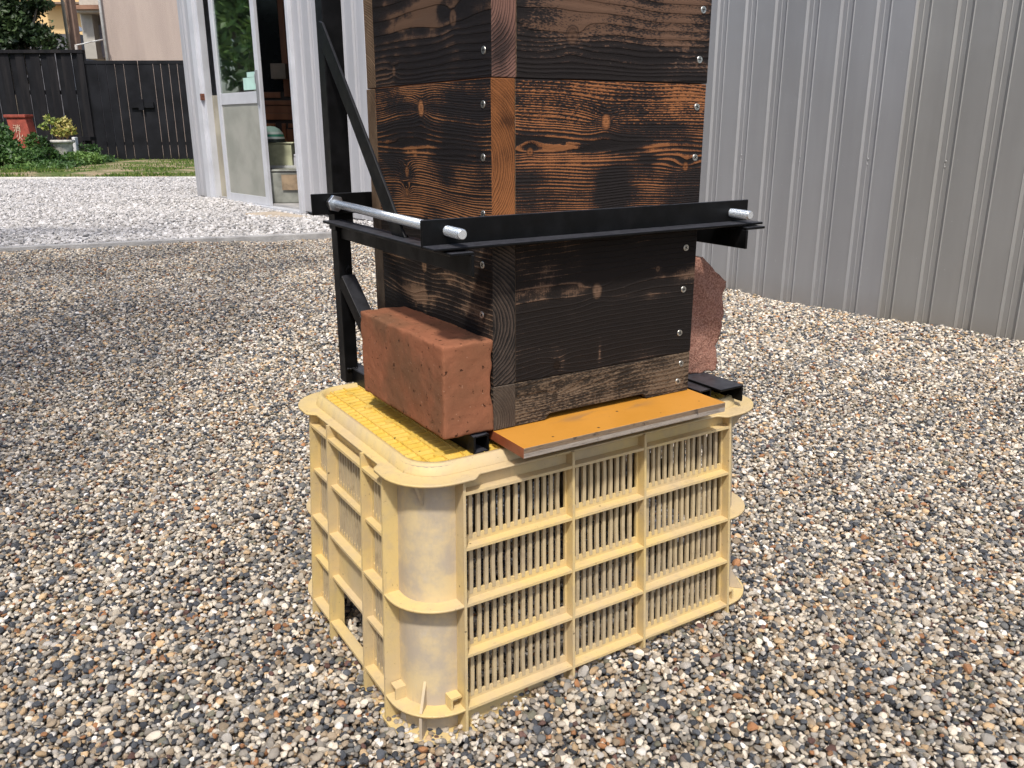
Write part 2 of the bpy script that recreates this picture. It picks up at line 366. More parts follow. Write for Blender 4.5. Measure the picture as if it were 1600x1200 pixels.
_c = m_plg.mix(m_plg.voro(co, 34).ramp(.04, .06, 1, 0) * .8, _c, (.06, .045, .03))
m_plg.color(_c); m_plg.bump(_n2, .0005)
m_yel = Mat("bright_yellow_plastic", .45, 0, .4); co = m_yel.coord(); _n = m_yel.noise(co, 30, 5, .65)
_c = m_yel.mix(_n.ramp(.3, .7), (.62, .41, .065), (.68, .475, .12)); _c = m_yel.mix(m_yel.noise(co, 90, 5, .7).ramp(.56, .74) * .7, _c, (.30, .18, .04))
_c = m_yel.mix(m_yel.voro(co, 40).ramp(.05, .08, 1, 0), _c, (.06, .045, .02)); m_yel.color(_c); m_yel.bump(_n, .0006)

m_brick = Mat("red_brick", .9, 0, .1); co = m_brick.coord(); _n1 = m_brick.noise(co, 14, 5, .6); _n2 = m_brick.noise(co, 160, 4, .7); _v = m_brick.voro(co, 150); _p = m_brick.noise(co, 120, 4, .65)
_c = m_brick.mix(_n1.ramp(.35, .65), (.275, .108, .058), (.205, .088, .047))
_c = m_brick.mix(m_brick.noise(m_brick.scl(co, (1, 1, 1), (3, 3, 3)), 11, 5).ramp(.46, .60) * m_brick.xyz(co)[1].ramp(-.002, .012, .1, .5), _c, (.125, .075, .043))
_c = m_brick.mix(_p.ramp(.62, .68) * .8, _c, (.045, .022, .015))
_c = m_brick.mix(_v.ramp(.06, .1, 1, 0) * .7, _c, (.46, .30, .2)); _c = m_brick.mix(_n2.ramp(.55, .8) * .3, _c, (.44, .18, .10))
m_brick.color(_c); m_brick.bump(_n2 * .5 - _p.ramp(.62, .72) * 1.5 + _n1, .0012)
m_rb = Mat("split_face_block", .92, 0, .15); co = m_rb.coord(); _n2 = m_rb.noise(co, 420, 3, .7); _n1 = m_rb.noise(co, 30, 4)
_c = m_rb.mix(_n2.ramp(.35, .65), (.22, .10, .072), (.48, .26, .19)); _c = m_rb.mix(_n1.ramp(.4, .7) * .3, _c, (.30, .15, .11)); m_rb.color(_c); m_rb.bump(_n2, .003)

m_or = Mat("orange_painted_board", .42, 0, .4); co = m_or.coord(); _n = m_or.noise(co, 12, 5, .6); _x = m_or.xyz(co)
_d = m_or.noise(m_or.scl(co, (14, 40, 10)), 1, 5, .65)
_c = m_or.mix(_n.ramp(.3, .7), (.50, .222, .030), (.55, .25, .040))
_c = m_or.mix((_d.ramp(.48, .62)) * (_x[1] + .012).absv().ramp(0, .014, .6, 0) * (_x[0] - .14).absv().ramp(.03, .09, 1, 0), _c, (.25, .15, .08))
_c = m_or.mix(m_or.noise(co, 160, 3, .6).ramp(.68, .74) * .5, _c, (.3, .15, .05))
_c = m_or.mix(m_or.voro(co, 42).ramp(.06, .08, 1, 0), _c, (.07, .04, .02)); m_or.color(_c); m_or.bump(_n, .0006)
m_ors = m_simple("red_brown_edge_paint", (.22, .058, .024), .5, var=.2, sc_=60)
m_ply = Mat("plywood_edge", .8, 0, .2); co = m_ply.coord(); _x = m_ply.xyz(co); _n = m_ply.noise(m_ply.scl(co, (60, 60, 900)), 1, 4, .7); _l = (_x[2] * (6.2832 / .0110) + 3.6).sin().ramp(-.5, .3)
_c = m_ply.mix(_l, (.36, .31, .26), (.22, .155, .10)); _c = m_ply.mix(_n.ramp(.45, .7) * .6, _c, (.10, .08, .065)); _c = m_ply.mix(m_ply.noise(co, 60, 4).ramp(.62, .7) * .7, _c, (.05, .04, .035)); m_ply.color(_c); m_ply.bump(_n, .001)

def m_sheet(name, c, metal, rough, dirt=(.25, .22, .18)):
    m = Mat(name, rough, metal, .5); co = m.coord(); n = m.noise(m.scl(co, (6, 6, .7)), 1, 5, .6); n2 = m.noise(co, 2.2, 5, .6); x = m.xyz(co)
    k = m.mix(n.ramp(.3, .75), tuple(q * .90 for q in c), tuple(min(1, q * 1.06) for q in c))
    k = m.mix(m.noise(co, 70, 4, .7).ramp(.66, .78) * .35, k, (.75, .75, .75))
    k = m.mix((x[2] * 5 + n2).ramp(.35, .95, .55, 0) * n2.ramp(.35, .6), k, dirt)
    if metal > .3:      # an older, browner sheet begins at a lap joint
        k = m.mix(x[0].ramp(6.742, 6.752), k, (.95, .93, .87), 'MULTIPLY')
    m.color(k); m.rough(n2.ramp(.3, .7, rough - .06, rough + .08)); m.bump(n2 + m.noise(co, 1.2, 2) * 3, .004); return m
m_wallR = m_sheet("grey_steel_cladding", (.345, .345, .352), .35, .38)
m_wallL = m_sheet("pale_steel_cladding", (.46, .46, .48), .15, .45)
m_alu = m_simple("white_aluminium", (.62, .63, .66), .4, .2, var=.08, sc_=5)
m_conc = m_simple("grey_concrete", (.36, .35, .34), .9, var=.2, sc_=9, bumpd=.004, bsc=60)
m_concw = m_simple("pale_concrete", (.62, .60, .56), .9, var=.15, sc_=9, bumpd=.004, bsc=60)
m_fence = Mat("black_timber", .7, 0, .12); co = m_fence.coord(); _n = m_fence.noise(m_fence.scl(co, (9, 9, 1.2)), 1, 5, .6)
_c = m_fence.mix(_n.ramp(.4, .75), (.011, .011, .013), (.024, .022, .023)); _c = m_fence.mix(m_fence.noise(m_fence.scl(co, (3, 3, 2.)), 1, 6, .7).ramp(.66, .8) * .25, _c, (.12, .12, .13)); m_fence.color(_c)
m_gate = m_simple("black_steel_sheet", (.013, .0135, .016), .6, spec=.12, var=.3, sc_=3)
m_beige = Mat("beige_render", .9, 0, .15); co = m_beige.coord(); _n = m_beige.noise(m_beige.scl(co, (2.5, 2.5, .35)), 1, 5, .65)
m_beige.color(m_beige.mix(_n.ramp(.3, .72), (.40, .325, .285), (.47, .385, .335))); m_beige.bump(m_beige.noise(co, 60, 4), .01)
m_cream = m_simple("cream_yellow_wall", (.72, .50, .235), .9, var=.05, sc_=1)
m_leaf = Mat("leaf_dark", .5, 0, .4); m_leaf.color((.05, .09, .02))
def m_foliage(name, a, b, c):
    m = Mat(name, .48, 0, .4); at = m.t.nodes.new("ShaderNodeAttribute"); at.attribute_name = "tone"; f = S(m.t, at.outputs["Fac"])
    m.color(m.cramp(f, [(0, a), (.55, b), (1, c)]))
    tr = m.t.nodes.new("ShaderNodeBsdfTranslucent"); mx = m.t.nodes.new("ShaderNodeMixShader"); mx.inputs[0].default_value = .22
    m.t.links.new(m.cramp(f, [(0, a), (.55, b), (1, c)]).k, tr.inputs[0]); out = m.t.nodes["Material Output"]
    m.t.links.new(m.b.outputs[0], mx.inputs[1]); m.t.links.new(tr.outputs[0], mx.inputs[2]); m.t.links.new(mx.outputs[0], out.inputs[0]); return m
fol_dark = m_foliage("evergreen_leaves", (.012, .026, .012), (.028, .052, .018), (.075, .12, .04))
fol_mid = m_foliage("shrub_leaves", (.025, .06, .018), (.06, .13, .03), (.14, .24, .055))
fol_yel = m_foliage("hydrangea_leaves", (.10, .15, .03), (.24, .30, .06), (.50, .42, .14))
fol_grass = m_foliage("grass_blades", (.05, .10, .015), (.11, .19, .03), (.25, .29, .08))
m_bark = m_simple("bark", (.12, .10, .075), .9, var=.4, sc_=30, bumpd=.01, bsc=40)

# ------------------------------------------------------------------ ground sheets
LINE_R = [(2.143 + .0886 * 5, 1.729 - 5), (2.143, 1.729)]   # right wall base line direction
def gh(x, y):
    """gentle unevenness of the loose gravel (metres)"""
    return (.010 * np.sin(x * 3.1 + 1.2) * np.cos(y * 2.7) + .006 * np.sin(x * 7.3 + y * 5.1) + .003 * np.sin(x * 17 - y * 13)
            + .012 * np.exp(-((x - .42) ** 2 + (y + .12) ** 2) / .05) * .6 - .0088)
def gh0(x, y):
    """flattened to zero around the crate's near corner so it stands right"""
    return gh(x, y) - .002
def grid(name, mat, x0, x1, y0, y1, n, m_, zf, rotpos=None):
    xs = np.linspace(x0, x1, n); ys = np.linspace(y0, y1, m_); X, Y = np.meshgrid(xs, ys)
    if rotpos:
        cx, cy, a = rotpos; XX = cx + X * math.cos(a) - Y * math.sin(a); YY = cy + X * math.sin(a) + Y * math.cos(a)
    else: XX, YY = X, Y
    Z = zf(XX, YY)
    v = np.stack([XX, YY, Z], -1).reshape(-1, 3)
    i = np.arange(n * m_).reshape(m_, n); f = np.stack([i[:-1, :-1], i[:-1, 1:], i[1:, 1:], i[1:, :-1]], -1).reshape(-1, 4)
    me = bpy.data.meshes.new(name); me.from_pydata(v.tolist(), [], f.tolist()); me.materials.append(mat.mat)
    me.polygons.foreach_set('use_smooth', [True] * len(f)); o = bpy.data.objects.new(name, me); col.objects.link(o); return o
CXY = (CAMP.x, CAMP.y, YAW)      # background frame: x right, y forward from the camera's foot
K1 = [(-.389 - 3.2, 4.575 + .35), (-.389, 4.575), (.704, 4.378), (1.357, 4.245), (1.9, 4.15)]   # near kerb line
g = grid("ground", m_simple("bare_earth", (.20, .155, .10), .95, var=.35, sc_=3, bumpd=.02, bsc=12), -60, 60, -12, 110, 40, 40, lambda x, y: x * 0 - .05, CXY); tag(g, kind='structure')
gb = grid("gravel_bed", m_soil, -3.2, 3.2, -1.2, 5.6, 90, 90, lambda x, y: gh(x, y) - .013, (CAMP.x, CAMP.y, YAW)); tag(gb, kind='structure')

# ------------------------------------------------------------------ loose stones: instanced pebbles ("stuff")
def pebble(seed, angular):
    r = np.random.default_rng(seed); bm = bmesh.new(); bmesh.ops.create_icosphere(bm, subdivisions=2, radius=1)
    P = np.array([v.co[:] for v in bm.verts])
    ax = np.array([1., r.uniform(.68, .95), r.uniform(.42, .72)])
    for k in range(5 if not angular else 9):       # flattened facets
        n = r.normal(size=3); n /= np.linalg.norm(n); d = P @ n; c = r.uniform(.62, .86) if not angular else r.uniform(.55, .82)
        over = np.maximum(d - c, 0); P = P - np.outer(over * (.85 if angular else .75), n)
    P *= 1 + .05 * np.sin(P @ r.normal(size=3) * 4 + r.uniform(0, 6))[:, None]
    P *= ax
    for v, p in zip(bm.verts, P): v.co = Vector(p)
    me = bpy.data.meshes.new("pebble"); bm.to_mesh(me); bm.free()
    me.polygons.foreach_set('use_smooth', [not angular] * len(me.polygons)); return me
def scatter(name, pts, scales, mat, angular, seed, label):
    pc = bpy.data.collections.new(name + "_shapes")
    for i in range(9):
        me = pebble(seed + i, angular or i % 3 != 0); me.materials.append(mat.mat); pc.objects.link(bpy.data.objects.new(name + "_stone", me))
    me = bpy.data.meshes.new(name); n = len(pts); me.vertices.add(n); me.vertices.foreach_set('co', pts.astype(np.float32).ravel())
    a = me.attributes.new("psize", 'FLOAT', 'POINT'); a.data.foreach_set('value', scales.astype(np.float32))
    rot = rng.normal(0, .38, (n, 3)); rot[:, 2] = rng.uniform(0, 6.28, n)
    a = me.attributes.new("prot", 'FLOAT_VECTOR', 'POINT'); a.data.foreach_set('vector', rot.astype(np.float32).ravel())
    a = me.attributes.new("pidx", 'INT', 'POINT'); a.data.foreach_set('value', rng.integers(0, 9, n).astype(np.int32))
    o = bpy.data.objects.new(name, me); col.objects.link(o)
    ng = bpy.data.node_groups.new(name, 'GeometryNodeTree')
    ng.interface.new_socket(name="Geometry", in_out='INPUT', socket_type='NodeSocketGeometry')
    ng.interface.new_socket(name="Geometry", in_out='OUTPUT', socket_type='NodeSocketGeometry')
    N = ng.nodes; L = ng.links; gi = N.new("NodeGroupInput"); go = N.new("NodeGroupOutput")
    ci = N.new("GeometryNodeCollectionInfo"); ci.inputs["Collection"].default_value = pc; ci.inputs["Separate Children"].default_value = True; ci.inputs["Reset Children"].default_value = True
    m2p = N.new("GeometryNodeMeshToPoints"); ip = N.new("GeometryNodeInstanceOnPoints"); ip.inputs["Pick Instance"].default_value = True
    def at(nm, ty):
        q = N.new("GeometryNodeInputNamedAttribute"); q.data_type = ty; q.inputs[0].default_value = nm; return [s for s in q.outputs if s.enabled and s.name == "Attribute"][0]
    L.new(gi.outputs[0], m2p.inputs[0]); L.new(m2p.outputs[0], ip.inputs["Points"]); L.new(ci.outputs[0], ip.inputs["Instance"])
    L.new(at("pidx", 'INT'), ip.inputs["Instance Index"]); L.new(at("psize", 'FLOAT'), ip.inputs["Scale"])
    er = N.new("FunctionNodeEulerToRotation"); L.new(at("prot", 'FLOAT_VECTOR'), er.inputs[0]); L.new(er.outputs[0], ip.inputs["Rotation"])
    L.new(ip.outputs[0], go.inputs[0])
    md = o.modifiers.new("stones", 'NODES'); md.node_group = ng
    me.materials.append(mat.mat)
    return tag(o, label, "gravel", kind='stuff')
def hexpts(sp, dmin, dmax, side, jit=.42):
    """jittered hexagonal lattice in camera-aligned ground frame, trimmed to a generous view wedge"""
    ys = np.arange(dmin, dmax, sp * .866); P = []
    for k, y in enumerate(ys):
        hw = side * y + .45; xs = np.arange(-hw, hw, sp) + (k % 2) * sp / 2
        P.append(np.stack([xs, np.full_like(xs, y)], 1))
    P = np.concatenate(P); P += rng.uniform(-jit, jit, P.shape) * sp
    c, s = math.cos(YAW), math.sin(YAW)
    return np.stack([CAMP.x + P[:, 0] * c - P[:, 1] * s, CAMP.y + P[:, 0] * s + P[:, 1] * c], 1)
def kerb_y(x):   # y of the near kerb at x
    xs = [k[0] for k in K1]; ys = [k[1] for k in K1]; return np.interp(x, xs, ys)
def walk_x(y):   # wall base x at y
    return np.where(y < 4.3, 2.143 - .0886 * (y - 1.729), 1.321 - .163 * (y - 7.767))
P1 = hexpts(.0068, .28, 2.3, .72); P2 = hexpts(.0094, 2.3, 5.6, .70)
S1 = .0039 * rng.lognormal(0, .23, len(P1)); S2 = .0054 * rng.lognormal(0, .24, len(P2))
P3 = hexpts(.021, .28, 5.6, .70, .5); S3 = .0053 * rng.lognormal(0, .20, len(P3))
P4 = hexpts(.0090, .28, 1.6, .75, .5); S4 = .0038 * rng.lognormal(0, .2, len(P4))
P = np.concatenate([P1, P2, P3, P4]); Sz = np.concatenate([S1, S2, S3, S4])
z = gh(P[:, 0], P[:, 1]) + np.concatenate([rng.uniform(-.0055, .0005, len(P1)), rng.uniform(-.006, .002, len(P2)), rng.uniform(-.002, .003, len(P3)), rng.uniform(-.010, -.003, len(P4))])
k = (P[:, 1] < kerb_y(P[:, 0]) - .01) & (P[:, 0] < walk_x(P[:, 1]) + .0)
# stones do not pass through the crate's corner posts and walls
P, Sz, z = P[k], Sz[k], z[k]
scatter("gravel", np.column_stack([P, z]), Sz, mg, False, 100, "mixed grey, cream and brown pebbles covering the yard around the yellow crate")
Q = hexpts(.019, 4.2, 11.6, .66); k = (Q[:, 1] > kerb_y(Q[:, 0]) + .05) & ((Q[:, 0] < walk_x(Q[:, 1])) | (Q[:, 1] > 7.9)); Q = Q[k]
c_, s_ = math.cos(YAW), math.sin(YAW)
dep = -(Q[:, 0] - CAMP.x) * s_ + (Q[:, 1] - CAMP.y) * c_; Q = Q[dep < 11.18]
mnd = .02 * np.sin(Q[:, 0] * 2.1) * np.sin(Q[:, 1] * 1.7)
scatter("white_gravel", np.column_stack([Q, rng.uniform(-.008, .01, len(Q)) + .012 * np.sin(Q[:, 0] * 4 + Q[:, 1] * 3)]), .0125 * rng.lognormal(0, .25, len(Q)), mw, True, 200, "coarse white crushed stone between the two concrete kerbs in front of the shed")
wb = MB()
lx = -7.2
pa = [(x, kerb_y(x) + .03) for x in (-3.5, -.389, .704, 1.357, 1.9)]
pb = [wpt(px, 279, 11.2) for px in (-560, -100, 100, 307, 360)]
wb.add([(p[0], p[1], -.008) for p in pa] + [(p.x, p.y, -.008) for p in pb], [(i, i + 1, 6 + i, 5 + i) for i in range(4)])
tag(wb.build("white_gravel_bed", m_wbed), kind='structure')
# kerbs
kb = MB()
for (a, b) in zip(K1[:-1], K1[1:]): kb.bar((a[0], a[1] + .03, -.025), (b[0], b[1] + .03, -.025), .055, .085)
tag(kb.build("near_kerb", m_conc, bev=.004), kind='structure')
kb = MB(); a = wpt(-560, 279, 11.25); b = wpt(322, 279, 11.25); kb.bar((a.x, a.y, -.02), (b.x, b.y, -.02), .10, .08)
tag(kb.build("far_kerb", m_concw, bev=.005), kind='structure')

# ------------------------------------------------------------------ plastic crate (turned upside down)
CK, CKA, CL, CW, TAU = Vector((-.1243, -.0403, 0)), .0064, .5189, .3711, .0468
def cz(z): return z + H0          # heights are measured from the hive base
crate = empty("plastic_crate", (CK.x, CK.y, 0), "upside down faded yellow plastic harvest crate standing in the gravel under the burnt wooden boxes", "crate", rz=CKA)
class CMB(MB):
    def build(s, name, mats, parent=None, bev=0., **k):
        o2 = []
        for (x, y, zz) in s.v:
            d = TAU * (-.175 - zz); o2.append((x + d * (2 * x / CL - 1), y + d * (2 * y / CW - 1), zz + H0))
        s.v = o2
        return MB.build(s, name, mats, parent, bev, **k)
ZB, ZT = -.331, -.018
Z1, Z2, Z3, Z4, Z5, ZF = -.047, -.1088, -.1733, -.2333, -.2978, -.030
RX = [.0646, .2061, .3124, .4543]; RY = [.0693, .1285, .2382, .3018]
REC, RW, PT, RT = .018, .0122, .0028, .0032     # recess, panel thickness, rib thickness
def rrect(x0, x1, y0, y1, r, n=8):
    o = []
    for cx_, cy_, a0 in ((x1 - r, y1 - r, 0), (x0 + r, y1 - r, 90), (x0 + r, y0 + r, 180), (x1 - r, y0 + r, 270)):
        for i in range(n + 1):
            t = R(a0 + 90 * i / n); o.append((cx_ + r * math.cos(t), cy_ + r * math.sin(t)))
    return o
# side walls: local frame s along the wall, q outward depth (0 = rib face, REC = panel)
def wall(kind):
    cb = CMB()
    Lw = CL if kind in ('front', 'back') else CW
    cols = RX if kind in ('front', 'back') else RY
    def bx(s0, s1, q0, q1, z0, z1, mi=0):
        if mi:                                                     # a slat, very slightly bowed
            b = random.gauss(0, .00055); fs = [0, .25, .5, .75, 1.]
            o = [(s0 + b * math.sin(math.pi * f), z0 + (z1 - z0) * f) for f in fs] + [(s1 + b * math.sin(math.pi * f), z0 + (z1 - z0) * f) for f in reversed(fs)]
            mp = {'front': lambda s_, z_: (s_, q0, z_), 'back': lambda s_, z_: (s_, CW - q1, z_), 'left': lambda s_, z_: (q0, s_, z_), 'right': lambda s_, z_: (CL - q1, s_, z_)}[kind]
            cb.prism([mp(a_, b_) for a_, b_ in o], (0, q1 - q0, 0) if kind in ('front', 'back') else (q1 - q0, 0, 0), 1); return
        if kind == 'front': cb.box(s0, s1, q0, q1, z0, z1)
        elif kind == 'back': cb.box(s0, s1, CW - q1, CW - q0, z0, z1)
        elif kind == 'left': cb.box(q0, q1, s0, s1, z0, z1)
        else: cb.box(CL - q1, CL - q0, s0, s1, z0, z1)
    rows = [Z1, Z2, Z3, Z4, Z5]
    long = kind in ('front', 'back')
    for c in cols: bx(c - RT / 2, c + RT / 2, .0, REC + .001, ZB, ZF - .001)                       # vertical ribs
    for i in range(3):
        a, b = cols[i] + RT / 2, cols[i + 1] - RT / 2
        mid = (not long) and i == 1
        for j, zr in enumerate(rows):
            big = long or zr in (Z1, Z3, Z5)
            q0 = .0006 if big else .004
            bx(a, b, q0, RW, zr - RT, zr)
        bx(a, b, RW, RW + PT, Z1 - .004, ZF - .0029)                                        # band under the rim
        bx(a, b, RW, RW + PT, ZB, Z5 - RT)                                                 # skirt
        for j in range(4):
            zt, zb = rows[j] - RT, rows[j + 1]
            if mid and j == 2: bx(a, b, RW, RW + PT, zb - RT, zt + RT); continue            # plain plate over the hand hole
            if mid and j == 3: continue                                                       # hand hole
            m0 = .0022 if long else .004
            pitch = .0098 if long else .0086
            n = round(((b - a) - .0045) / pitch); pitch = ((b - a) - .0045) / n; bw = pitch * .44; off = ((b - a) - n * pitch) / 2
            bx(a, a + off, RW, RW + PT, zb + .008, zt - .002); bx(b - off, b, RW, RW + PT, zb + .008, zt - .002)
            bx(a, b, RW, RW + PT, zb - RT, zb + .008); bx(a, b, RW, RW + PT, zt - .002, zt + RT)
            for q in range(n):
                s0 = a + off + q * pitch
                if q: bx(s0 - bw / 2, s0 + bw / 2, RW - .0006, RW + PT, zb + .004, zt - .0005, 1)
                # rounded slot ends
                sl0, sl1 = s0 + bw / 2, s0 + pitch - bw / 2; w2_ = (sl1 - sl0) * .42
    return cb
wn = {'front': "long slatted side facing the camera", 'left': "short side with an open hand hole"}
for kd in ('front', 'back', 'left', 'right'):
    o = wall(kd).build("side_wall", [m_pl, m_bar] if kd in wn else [m_shade_grime, m_shade_grime], crate, weld=False)
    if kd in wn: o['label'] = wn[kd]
# corner posts: rounded recessed wall between the ribs, with curved ledges
def corner(sx, sy):
    cb = CMB()
    def tr(x, y): return (x if sx == 0 else CL - x, y if sy == 0 else CW - y)
    ax, ay, n = RX[0], RY[0], 12
    def arc(q, rr):
        """outline from (ax,q) round the corner to (q,ay)"""
        r = rr; o = [(ax, q)]
        for i in range(n + 1):
            t = R(270 - 90 * i / n); o.append((q + r + r * math.cos(t), q + r + r * math.sin(t)))
        o.append((q, ay)); return o
    inn = arc(REC, .040); inn2 = arc(REC + PT, .037); out = arc(.0006, .0575)
    def P3(l, zz): return [(*tr(*p), zz) for p in l]
    cb.strip(P3(inn, ZB), P3(inn, ZT - .002), 1, True); cb.strip(P3(inn2, ZB), P3(inn2, ZT - .002), 1, True)
    for zz in (Z3, Z5):
        for dz, flip in ((0, 0), (-RT, 1)): cb.strip(P3(inn, zz + dz), P3(out, zz + dz), 0, False)
        cb.strip(P3(out, zz), P3(out, zz - RT), 0, True)
    # gussets and small lugs
    d = (-.7071, -.7071); c0 = (REC + .040 * .2929 + .001, REC + .040 * .2929 + .001)
    def gus(z0, z1, w0, w1):
        a = tr(c0[0], c0[1]); b0 = tr(c0[0] + d[0] * w0, c0[1] + d[1] * w0); b1 = tr(c0[0] + d[0] * w1, c0[1] + d[1] * w1)
        e = Vector((tr(.0011, -.0011)[0] - tr(0, 0)[0], tr(.0011, -.0011)[1] - tr(0, 0)[1], 0))
        pts = [Vector((*a, z0)) - e, Vector((*b0, z0)) - e, Vector((*b1, z1)) - e, Vector((*a, z1)) - e]
        cb.prism(pts, e * 2, 1)
    gus(ZF - .001, ZF - .034, .024, .001); gus(Z5 - RT - .001, ZB, .018, .018); gus(Z5 + .030, Z5 + .0005, .001, .017)
    for s_l in ((RX[0] - .016, .004, 0), (.004, RY[0] - .016, 1)):
        x_, y_, t_ = s_l
        if t_ == 0: xs, ys = (x_, x_ + .013), (.006, REC + .001)
        else: xs, ys = (.006, REC + .001), (y_, y_ + .013)
        p0 = tr(xs[0], ys[0]); p1 = tr(xs[1], ys[1])
        X0, X1 = sorted((p0[0], p1[0])); Y0, Y1 = sorted((p0[1], p1[1]))
        cb.box(X0, X1, Y0, Y1, Z5 + .012, Z5 + .0145)
        if t_ == 0: 
            xx = X0 if sx == 0 else X1 - .0024; cb.box(xx, xx + .0024, Y0, Y1, Z5 + .0003, Z5 + .0118)
        else:
            yy = Y0 if sy == 0 else Y1 - .0024; cb.box(X0, X1, yy, yy + .0024, Z5 + .0003, Z5 + .0118)
    return cb
for sx in (0, 1):
    for sy in (0, 1): corner(sx, sy).build("corner_post", [m_pl, m_plg], crate, weld=True)
# rim flange with lobes at the corners, bead, deck
def rimoutline():
    x0, x1, y0, y1 = .0035, CL - .0035, .0035, CW - .0035; e = .0100; o = []
    base = rrect(x0 - e, x1 + e, y0 - e, y1 + e, .060, 10)
    def ss(t): t = max(0, min(1, t)); return t * t * (3 - 2 * t)
    # walk each corner then insert the stepped straight
    N = 11
    cs = [base[i * N:(i + 1) * N] for i in range(4)]
    st = [(-1, 0), (0, -1), (1, 0), (0, 1)]
    for i in range(4):
        o += cs[i]; a = cs[i][-1]; b = cs[(i + 1) % 4][0]; v = Vector((b[0] - a[0], b[1] - a[1])); L = v.length; v /= L; nn = Vector((-v.y, v.x))
        for k in range(0, 7): t = .020 + .014 * k / 6; o.append((a[0] + v.x * t + nn.x * e * ss(k / 6), a[1] + v.y * t + nn.y * e * ss(k / 6)))
        for k in range(6, -1, -1): t = L - (.020 + .014 * k / 6); o.append((a[0] + v.x * t + nn.x * e * ss(k / 6), a[1] + v.y * t + nn.y * e * ss(k / 6)))
    return o
ro_ = rimoutline(); cb = CMB(); m0 = (CL / 2, CW / 2)
inn = [(m0[0] + (p[0] - m0[0]) * .905, m0[1] + (p[1] - m0[1]) * .87) for p in ro_]
def z3(l, zz): return [(p[0], p[1], zz) for p in l]
cb.strip(z3(inn, ZF), z3(ro_, ZF), closed=True); cb.strip(z3(ro_, ZF), z3(ro_, ZF - .0028), sm=True, closed=True); cb.strip(z3(ro_, ZF - .0028), z3(inn, ZF - .0028), closed=True)
cb.build("rim", m_pl, crate)
cb = CMB(); X0, X1, Y0, Y1 = REC + .0005, CL - REC - .0005, REC + .0005, CW - REC - .0005
a = rrect(X0 - .003, X1 + .003, Y0 - .003, Y1 + .003, .043); b = rrect(X0, X1, Y0, Y1, .040); c = rrect(X0 + .0055, X1 - .0055, Y0 + .0055, Y1 - .0055, .036); d = rrect(X0 + .009, X1 - .009, Y0 + .009, Y1 - .009, .033)
cb.strip(z3(a, ZF + .0002), z3(b, ZT), sm=True, closed=True); cb.strip(z3(b, ZT), z3(c, ZT + .0005), sm=True, closed=True); cb.strip(z3(c, ZT + .0005), z3(d, ZT - .0065), sm=True, closed=True)
cb.build("bead", m_pl, crate)
cb = CMB(); n = len(d); cb.add(z3(d, ZT - .0065), [tuple(range(n))])
dx0, dx1, dy0, dy1 = X0 + .010, X1 - .010, Y0 + .010, Y1 - .010
def clampx(y):   # keep lattice inside rounded corners
    r = .032; t = 0
    if y < dy0 + r: t = r - math.sqrt(max(0, r * r - (dy0 + r - y) ** 2))
    if y > dy1 - r: t = r - math.sqrt(max(0, r * r - (y - dy1 + r) ** 2))
    return t
yy = dy0 + .004
while yy < dy1 - .014:
    t = max(clampx(yy), clampx(yy + .0128)); L_ = (dx1 - dx0 - 2 * t, 0, 0)
    cb.prism([(dx0 + t, yy, ZT - .0064), (dx0 + t, yy + .0128, ZT - .0064), (dx0 + t, yy + .0128, ZT - .0030), (dx0 + t, yy + .0017, ZT - .0052), (dx0 + t, yy + .0014, ZT - .0022), (dx0 + t, yy, ZT - .0022)], L_); yy += .0128
xx = dx0 + .012
while xx < dx1 - .008:
    t = 0.; r = .032
    if xx < dx0 + r: t = r - math.sqrt(max(0, r * r - (dx0 + r - xx) ** 2))
    if xx > dx1 - r: t = r - math.sqrt(max(0, r * r - (xx - dx1 + r) ** 2))
    cb.box(xx, xx + .0016, dy0 + t, dy1 - t, ZT - .0062, ZT - .0014); xx += .0215
for q in range(5):
    for x_ in (.06, .125): cb.cyl((x_, .05 + q * .066, ZT - .006), (x_, .05 + q * .066, ZT - .0012), .006, n=12)
cb.build("deck", m_yel, crate, weld=False)
cb = CMB(); e = .0010; fo = rrect(-e, CL + e, -e, CW + e, .06); fi = rrect(REC, CL - REC, REC, CW - REC, .042)
cb.strip(z3(fi, ZB + .002), z3(fo, ZB + .002), closed=True); cb.strip(z3(fo, ZB + .002), z3(fo, ZB - .001), closed=True)
cb.build("foot_flange", m_pl, crate)

# ------------------------------------------------------------------ landing board
lb = MB(); lb.box(.0, .2835, -.060, .30, -.0120, -.0004)
lbo = lb.build("landing_board", [m_or, m_ors, m_ply], bev=.0006); lbo.location = (0, 0, H0)
tag(lbo, "orange painted plywood landing board sticking out under the lowest wooden box, resting on the crate", "board")
for p in lbo.data.polygons:
    if abs(p.normal.x) > .9: p.material_index = 1
    elif abs(p.normal.y) > .9: p.material_index = 2
    elif p.normal.z < -.9: p.material_index = 2

